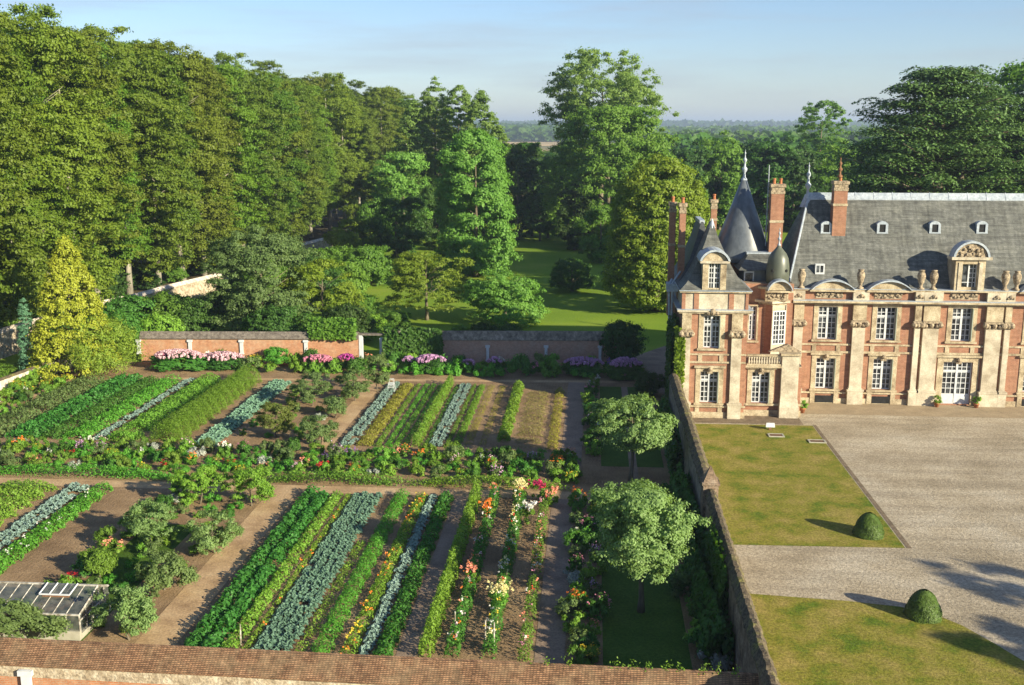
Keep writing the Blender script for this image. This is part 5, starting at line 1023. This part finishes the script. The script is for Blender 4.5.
fill(-.5, .8, 78, 101, 20, 'right of the dark upper path', 'plants of the upper path border', [10, 8, 4, 1, 2, 3, 0, 0, 1, 1, 1, 1, 6, 3, 2], s=(.9, 1.3))
fill(-46, 3.5, 104.0, 108.2, 52, 'at the foot of the far wall', 'plants of the far wall border', [16, 14, 6, 1, 2, 1, 1, 1, 3, 1, 1, 1, 10, 4, 2], s=(1.3, 2.1))
fill(-56, -54.2, 84, 101, 14, 'in the strip under the limewashed wall', 'plants under the limewashed wall', [20, 4, 10, 0, 0, 0, 0, 0, 3, 0, 0, 0, 8, 0, 0], s=(1.2, 1.7))
for i in range(9): plant(4 if i < 5 else 8, -53.9 + i * .12, 85.5 + i * 1.75, 1.0, 'beside the sandy path at the left', 'flowers beside the sandy path')
fill(-53, -51.3, 79, 99, 12, 'left of the grey-green planting', 'plants left of the grey-green planting', [12, 8, 4, 3, 1, 0, 0, 0, 0, 3, 1, 0, 6, 8, 1], s=(.8, 1.2))
fill(5.0, 6.4, 45.5, 70, 20, 'at the foot of the courtyard wall', 'plants at the foot of the courtyard wall', [6, 14, 0, 2, 0, 0, 0, 0, 0, 0, 0, 0, 4, 4, 0], s=(1., 1.5))
fill(-29.6, -27.9, 47, 68.2, 14, 'between the harrowed strip and the fruit trees', 'plants beside the young fruit trees', [10, 16, 2, 1, 0, 1, 4, 1, 1, 0, 0, 1, 3, 2, 1], s=(.9, 1.4))
fill(-27.5, -22.9, 47, 67.5, 34, 'among the young fruit trees', 'plants among the young fruit trees', [20, 4, 8, 1, 0, 0, 2, 0, 2, 0, 0, 1, 12, 4, 0], s=(.5, 1.0))
fill(-29, -23, 80, 99.5, 22, 'among the olive-green bushes', 'plants among the olive-green bushes', [20, 4, 6, 1, 1, 0, 0, 0, 1, 0, 0, 0, 14, 6, 0], s=(.5, 1.0))
# low clipped edging along the front of the cross border
row('box_edging', 'low grey-green lavender edging along the cross path, left part', 'hedge', -46, -29.5, 70.3, 71.4, .85, .12, 85, 'carrot', lump=.3)
row('box_edging', 'low dark green edging along the cross path, middle part', 'hedge', -24, -13, 70.3, 71.4, .85, .12, 85, 'herb', lump=.25)
row('box_edging', 'low yellow-green edging along the cross path, right part', 'hedge', -12.8, -1.5, 70.3, 71.4, .85, .12, 85, 'lettuce', lump=.3)
# hydrangea banks below the far wall
def hydrangea(px, py, hw, h, col, label, n=60, mat='herb_dark'):
    X, Y = G(px, py); X2 = G(px + hw, py)[0]; Rr = X2 - X; rng = np.random.default_rng(px); ny = .55 * min(Rr, 2.2)
    me = fine_clump('hydrangea', px, 1, h, .12, int(30 + Rr * 14), mat, asp=.6); o = link('hydrangea_bush', me, FM[mat], None, (X, Y + .6, 0)); tag(o, label, 'hydrangea')
    co_ = np.empty(len(me.vertices) * 3, np.float32); me.vertices.foreach_get('co', co_); co_ = co_.reshape(-1, 3); co_[:, 0] *= Rr; co_[:, 1] *= ny; me.vertices.foreach_set('co', co_.ravel()); me.update()
    th = rng.random(n) * 6.283; q = rng.random(n) ** .5; n = int(n * 1.1); th = rng.random(n) * 6.283; q = rng.random(n) ** .5; c = np.stack([q * np.cos(th) * Rr, q * np.sin(th) * ny - .15, h * (.62 + .55 * np.sqrt(1 - q * q * .8))], 1); S = .14
    d = unit(rng.normal(size=(n * 26, 3))); C = np.repeat(c, 26, 0) + d * S; link('flower_heads', leaf_mesh('flower_heads', C, d + rng.normal(size=d.shape) * .3, .075, rng, .9), FM[col], o)
hydrangea(178, 372, 26, 1.9, 'palepink', 'widest pale pink hydrangea bank before the orange wall', 150)
hydrangea(222, 371, 22, 1.6, 'palepink', 'pale pink hydrangea right of the widest bank', 90)
hydrangea(163, 372, 8, 1.7, 'pink', 'deep pink hydrangea at the left end of the pale pink bank', 30)
hydrangea(318, 373, 16, 1.5, 'pink', 'rose pink hydrangea before the right half of the orange wall', 60)
hydrangea(346, 372, 10, 1.5, 'magenta', 'dusky magenta hydrangea beside the gateway', 30)
hydrangea(430, 375, 15, 1.7, 'lilac', 'lilac hydrangea right of the broad dark creeper', 70)
hydrangea(408, 373, 6, 1.4, 'lilac', 'small lilac hydrangea against the broad dark creeper', 20)
hydrangea(468, 374, 7, 1.2, 'lilac', 'small lilac hydrangea before the middle of the shaded wall', 18)
hydrangea(494, 374, 7, 1.4, 'lilac', 'small lilac hydrangea under the second pier of the shaded wall', 20)
hydrangea(583, 377, 20, 1.6, 'lilac', 'broad lilac hydrangea before the right end of the shaded wall', 90)
hydrangea(626, 382, 16, 2.0, 'lilac', 'rounded lilac hydrangea standing at the corner by the grey path', 90)
# ---- garden trees
def garden_tree(name, label, x, y, Rr, z0, z1, mat, seed, nc, cr, npc, leaf, tr=.12, prof=P_round, cat='fruit tree', **kw):
    cm = crown(name + '_crown', seed, z0, z1, Rr, prof, nc, cr, npc, leaf, **kw); return tree(name, label, cat, cm, FM[mat], seed, (z0 + (z1 - z0) * .75, tr, z0, z1, Rr), (x, y, 0))
garden_tree('apple_tree', 'round-headed apple tree on the shaded grass, nearest and largest', 2.85, 51.8, 2.65, 2.6, 6.7, 'apple', 41, 230, .6, 120, .125, .17, lob=.2, up=.5, shell=.5, mega=15, mr=.4)
garden_tree('apple_tree', 'wide apple tree farther back beside the upper end of the shaded grass', 3.0, 72.8, 2.95, 2.6, 5.7, 'apple', 42, 200, .6, 100, .14, .16, lob=.2, up=.5, shell=.5, mega=15, mr=.36)
for i, (px, py, top, hw, mt, lab) in enumerate([(200, 504, 463, 27, 'lettuce', 'rounded light green fruit bush, left of the pair at the cross path'), (252, 506, 467, 21, 'lettuce', 'rounded light green fruit bush, right of the pair at the cross path'), (153, 546, 500, 25, 'apple', 'grey-green young fruit tree below the left light green bush'), (215, 553, 512, 25, 'apple', 'grey-green low fruit tree between the grass and the tan path'),
        (312, 406, 372, 22, 'grey', 'olive-green feathery bush, left of the top pair near the far border'), (355, 401, 370, 18, 'grey', 'olive-green feathery bush, right of the top pair near the far border'), (276, 438, 402, 20, 'olive', 'olive-green bush right of the pale cabbages'), (320, 447, 414, 17, 'grey', 'grey-green bush left of the tan path in the upper quarter'), (335, 418, 396, 12, 'grey', 'small grey-green bush left of the bare path'),
        (130, 640, 584, 30, 'apple', 'grey-green fruit tree right of the glasshouse'), (165, 590, 555, 26, 'grey', 'low grey-green fruit bush beside the worn grass strip'), (100, 578, 548, 14, 'herb', 'small red-flowered bush above the glasshouse'), (378, 392, 352, 12, 'grey', 'upright grey-green shrub in front of the gateway'), (278, 366, 348, 13, 'carrot', 'bright green round shrub against the orange wall')]):
    X, Y = G(px, py); z = Q(Y, px, top)[1]; X2 = Q(Y, px + hw, py)[0]
    garden_tree('fruit_bush', lab, X, Y, X2 - X, z * .22, z * .95, mt, 70 + i, 75, .38, 70, .1, .06, P_full, 'fruit bush' if 'tree' not in lab else 'fruit tree', lob=.2, mega=18, mr=.32)
o = garden_tree('fruit_bush', 'leafy grey-green shrub leaning over the front of the glasshouse', -28.3, 45.3, 1.6, .6, 2.3, 'grey', 99, 80, .4, 70, .1, .06, P_full, 'shrub'); o.scale = (1.75, .6, 1.05)
# ---- glasshouse
GH = empty('glasshouse', (-27.6, 46.4, 0)); tag(GH, 'old white-framed lean glasshouse with one roof light propped open', 'glasshouse')
gx0, gx1, gy0, gy1, gyr, ez, rz_ = -30.6, -25.1, 46.5, 49.7, 48.6, 1.35, 1.95
m = MB(); m.box(gx0, gx1, gy0 - .1, gy0 + .1, 0, .5); m.box(gx0, gx1, gy1 - .1, gy1 + .1, 0, .5); m.box(gx1 - .15, gx1, gy0 + .1, gy1 - .1, 0, .3); m.box(gx0, gx0 + .2, gy0 + .1, gy1 - .1, 0, .45); m.build('base_wall', MT['cement'], GH)
fr_ = MB()
nb = 8
for i in range(nb + 1):
    x = gx0 + (gx1 - gx0) * i / nb; w2_ = .055 if i in (0, nb) else .03
    fr_.tube([(x, gy0, ez), (x, gyr, rz_)], [w2_, w2_], 4); fr_.tube([(x, gyr, rz_), (x, gy1, ez + .1)], [w2_, w2_], 4); fr_.box(x - .03, x + .03, gy0 - .03, gy0 + .03, .5, ez)
fr_.box(gx0, gx1, gyr - .05, gyr + .05, rz_ - .05, rz_ + .05); fr_.box(gx0, gx1, gy0 - .04, gy0 + .04, ez - .05, ez + .03); fr_.box(gx0, gx1, gy1 - .04, gy1 + .04, ez + .05, ez + .13)
for y in (47.2, 47.9, gyr, 49.2): 
    zt2 = ez + (rz_ - ez) * (y - gy0) / (gyr - gy0) if y <= gyr else rz_ - (rz_ - ez - .1) * (y - gyr) / (gy1 - gyr)
    fr_.box(gx1 - .04, gx1 + .02, y - .03, y + .03, .45, zt2)
fr_.box(gx1 - .035, gx1 + .015, gy0, gy1, 1.0, 1.06); fr_.build('frame', MT['wood_white'], GH)
def pane(vs, nm='glass_pane'): return MB().add(vs, [(0, 1, 2, 3)]).build(nm, MT['gh_glass'], GH)
for i in range(nb):
    xa, xb = gx0 + (gx1 - gx0) * i / nb, gx0 + (gx1 - gx0) * (i + 1) / nb
    pane([(xa, gy0, ez), (xb, gy0, ez), (xb, gyr, rz_), (xa, gyr, rz_)]); pane([(xa, gyr, rz_), (xb, gyr, rz_), (xb, gy1, ez + .1), (xa, gy1, ez + .1)]); pane([(xa, gy0, .5), (xb, gy0, .5), (xb, gy0, ez), (xa, gy0, ez)])
MB().add([(gx1 - .01, gy0, .45), (gx1 - .01, gy1, .45), (gx1 - .01, gy1, ez + .1), (gx1 - .01, gyr, rz_), (gx1 - .01, gy0, ez)], [(0, 1, 2, 3, 4)]).build('end_glass', MT['gh_glass'], GH)
v = MB(); vx0, vx1 = -27.7, -26.1
for x in (vx0, (vx0 * 2 + vx1) / 3, (vx0 + 2 * vx1) / 3, vx1): v.tube([(x, gyr - .1, rz_ + .12), (x, 47.6, rz_ - .08)], [.045, .045], 4)
v.box(vx0, vx1, 47.57, 47.63, rz_ - .12, rz_ - .05); v = v.build('vent_light', MT['white'], GH); MB().add([(vx0, gyr - .1, rz_ + .12), (vx1, gyr - .1, rz_ + .12), (vx1, 47.6, rz_ - .08), (vx0, 47.6, rz_ - .08)], [(0, 1, 2, 3)]).build('glass_pane', MT['gh_glass'], v)
box('vent_opening', MT['rust'], GH, vx0 + .1, vx1 - .1, 47.68, 47.8, 1.68, 1.82)
m = MB(); m.box(-29.5, -26, 48.9, 49.5, .0, .75); m.build('bench', MT['rust'], GH); settle(GH)
# ---- small things by the house and on the lawn
def pot_plant(x, y, label, mt='lettuce', s=1.):
    e = empty('potted_plant', (x, y, .03)); tag(e, label, 'potted plant')
    MB().lathe([(.16 * s, 0), (.24 * s, .32 * s), (.27 * s, .33 * s), (.27 * s, .4 * s), (.2 * s, .4 * s)], 0, 0, 12).build('pot', MT['terracotta'], e, True)
    me = fine_clump('leaves', int(abs(x) * 10), .42 * s, .75 * s, .08, 10, mt, asp=.5); o = link('leaves', me, FM[mt], e, (0, 0, .3 * s))
pot_plant(AX - 1.85, YF - .75, 'terracotta pot with yellow-green plant left of the white door'); pot_plant(AX + 1.65, YF - .75, 'terracotta pot with yellow-green plant right of the white door')
pot_plant(18.95, 92.6, 'terracotta pot with bushy plant beside the stone buttress', 'herb', 1.1)
X, Y = G(770, 430); e = empty('floodlight', (X, Y, .03)); tag(e, 'small white floodlight standing on the lawn before the pavilion', 'floodlight')
MB().box(-.1, .1, -.08, .08, 0, .25).build('stand', MT['rust'], e); m = MB(); m.add([(-.38, -.16, .25), (.38, -.16, .25), (.38, .18, .3), (-.38, .18, .3), (-.34, -.1, .62), (.34, -.1, .62), (.3, .2, .55), (-.3, .2, .55)], [(0, 3, 2, 1), (4, 5, 6, 7), (0, 1, 5, 4), (1, 2, 6, 5), (2, 3, 7, 6), (3, 0, 4, 7)]); h_ = m.build('lamp_housing', MT['white'], e); box('lens', MT['glass'], h_, -.3, .3, .19, .215, .32, .52)
def grate(px, py, w_, d_, label):
    X, Y = G(px, py); e = empty('cellar_grate', (X, Y, .03)); tag(e, label, 'grate')
    m = MB(); m.box(-w_, w_, -d_, -d_ + .14, 0, .07); m.box(-w_, w_, d_ - .14, d_, 0, .07); m.box(-w_, -w_ + .14, -d_ + .14, d_ - .14, 0, .07); m.box(w_ - .14, w_, -d_ + .14, d_ - .14, 0, .07); m.build('kerb', MT['cement'], e)
    m = MB(); m.box(-w_ + .14, w_ - .14, -d_ + .14, d_ - .14, 0, .015)
    for i in range(12): x = -w_ + .2 + (2 * w_ - .4) * i / 11; m.box(x - .025, x + .025, -d_ + .14, d_ - .14, .016, .045)
    m.build('bars', MT['rust'], e)
grate(776, 436, .65, .45, 'stone-edged grate in the lawn beside the floodlight'); grate(817, 442, .7, .42, 'rusty rectangular grate at the corner of the lawn')
e = empty('plant_support', (-19.2, 97.5, 0)); tag(e, 'white painted plant support standing in the whitish kale row', 'plant support')
m = MB()
for sx in (-1, 1):
    for sy in (-1, 1): m.tube([(.35 * sx, .35 * sy, 0), (.2 * sx, .2 * sy, 1.25)], [.025, .02], 5)
for zz in (.45, .8, 1.2): rr_ = .35 - .15 * zz / 1.25; m.box(-rr_, rr_, -rr_ - .02, -rr_ + .02, zz, zz + .05); m.box(-rr_, rr_, rr_ - .02, rr_ + .02, zz, zz + .05)
m.build('frame', MT['white'], e); box('seat', MT['white'], e, -.25, .25, -.25, .25, .7, .75)
# stakes among the rows
for px, py, h in [(212, 640, 1.1), (532, 655, 1.3), (540, 652, 1.2)]:
    pass
def stake(x, y, h, label): o = MB().tube([(0, 0, 0), (.02, .01, h)], [.045, .03], 6).build('stake', MT['wood_white']); o.location = (x, y, 0); tag(o, label, 'stake')
stake(-17.0, 46.6, 1.1, 'pale wooden stake at the near end of the chard bed'); stake(-4.95, 47.2, 1.5, 'left pale stake holding up the cream dahlias'); stake(-4.5, 47.0, 1.5, 'right pale stake holding up the cream dahlias'); stake(-6.6, 48.4, 1.3, 'pale stake holding up the salmon dahlias')
# weeds sprouting on the near wall
for i, X in enumerate([-2.4, -1.6, -.7, 1.3, 1.9, 2.6, 3.3, 3.9, 4.8, 5.4, 6.1]):
    rng = np.random.default_rng(i); n = 26; C = rng.normal(size=(n, 3)) * [.13, .05, .16] + [0, 0, .2]; o = link('wall_weed', leaf_mesh('wall_weed', C, rng.normal(size=(n, 3)) + [0, -.3, .6], .06, rng, .5), FM['lettuce'], None, (X, 40 + .3 - .018 * (X + 25), 3.2)); pend(o, 'sprig of yellow-green weed', 'on the ridge of the near wall', 'weed', 'weeds on the near wall')
# ------------------------------------------------------------------ labels for repeats
from collections import defaultdict
ORD = ['leftmost', 'second from left', 'third from left', 'fourth from left', 'fifth from left', 'sixth from left', 'seventh from left', 'eighth from left', 'ninth from left', 'tenth from left', 'eleventh from left', 'twelfth from left']
bk = defaultdict(list)
bpy.context.view_layer.update()
for o, ph, zn, cat, gr in PENDING: bk[(ph, zn)].append((proj(o.location.x, o.location.y), o, cat, gr))
def ordinal(i, n):
    if n == 1: return ''
    if i < 12 and (i < (n + 1) // 2 or n <= 12 and i < n - 1): return ORD[i] + ' '
    j = n - 1 - i
    return (ORD[j].replace('left', 'right') if j < 12 else '%dth from left' % (i + 1)) + ' '
for (ph, zn), L in bk.items():
    L.sort(key=lambda q: q[0]); n = len(L)
    for i, (_, o, cat, gr) in enumerate(L): tag(o, (ordinal(i, n) + ph + ' ' + zn), cat, gr)
# ------------------------------------------------------------------ air
hz = MB().box(-13000, 13000, -13000, 13000, -2, 130).build('haze', None); tag(hz, 'thin blue evening haze over the whole landscape', 'haze', kind='stuff')
m, t, o = nt('haze_mat'); vp = t.nodes.new('ShaderNodeVolumePrincipled'); vp.inputs['Density'].default_value = .00018; vp.inputs['Color'].default_value = (.62, .76, 1, 1); vp.inputs['Anisotropy'].default_value = .2
t.links.new(vp.outputs[0], o.inputs['Volume']); hz.data.materials.clear(); hz.data.materials.append(m)
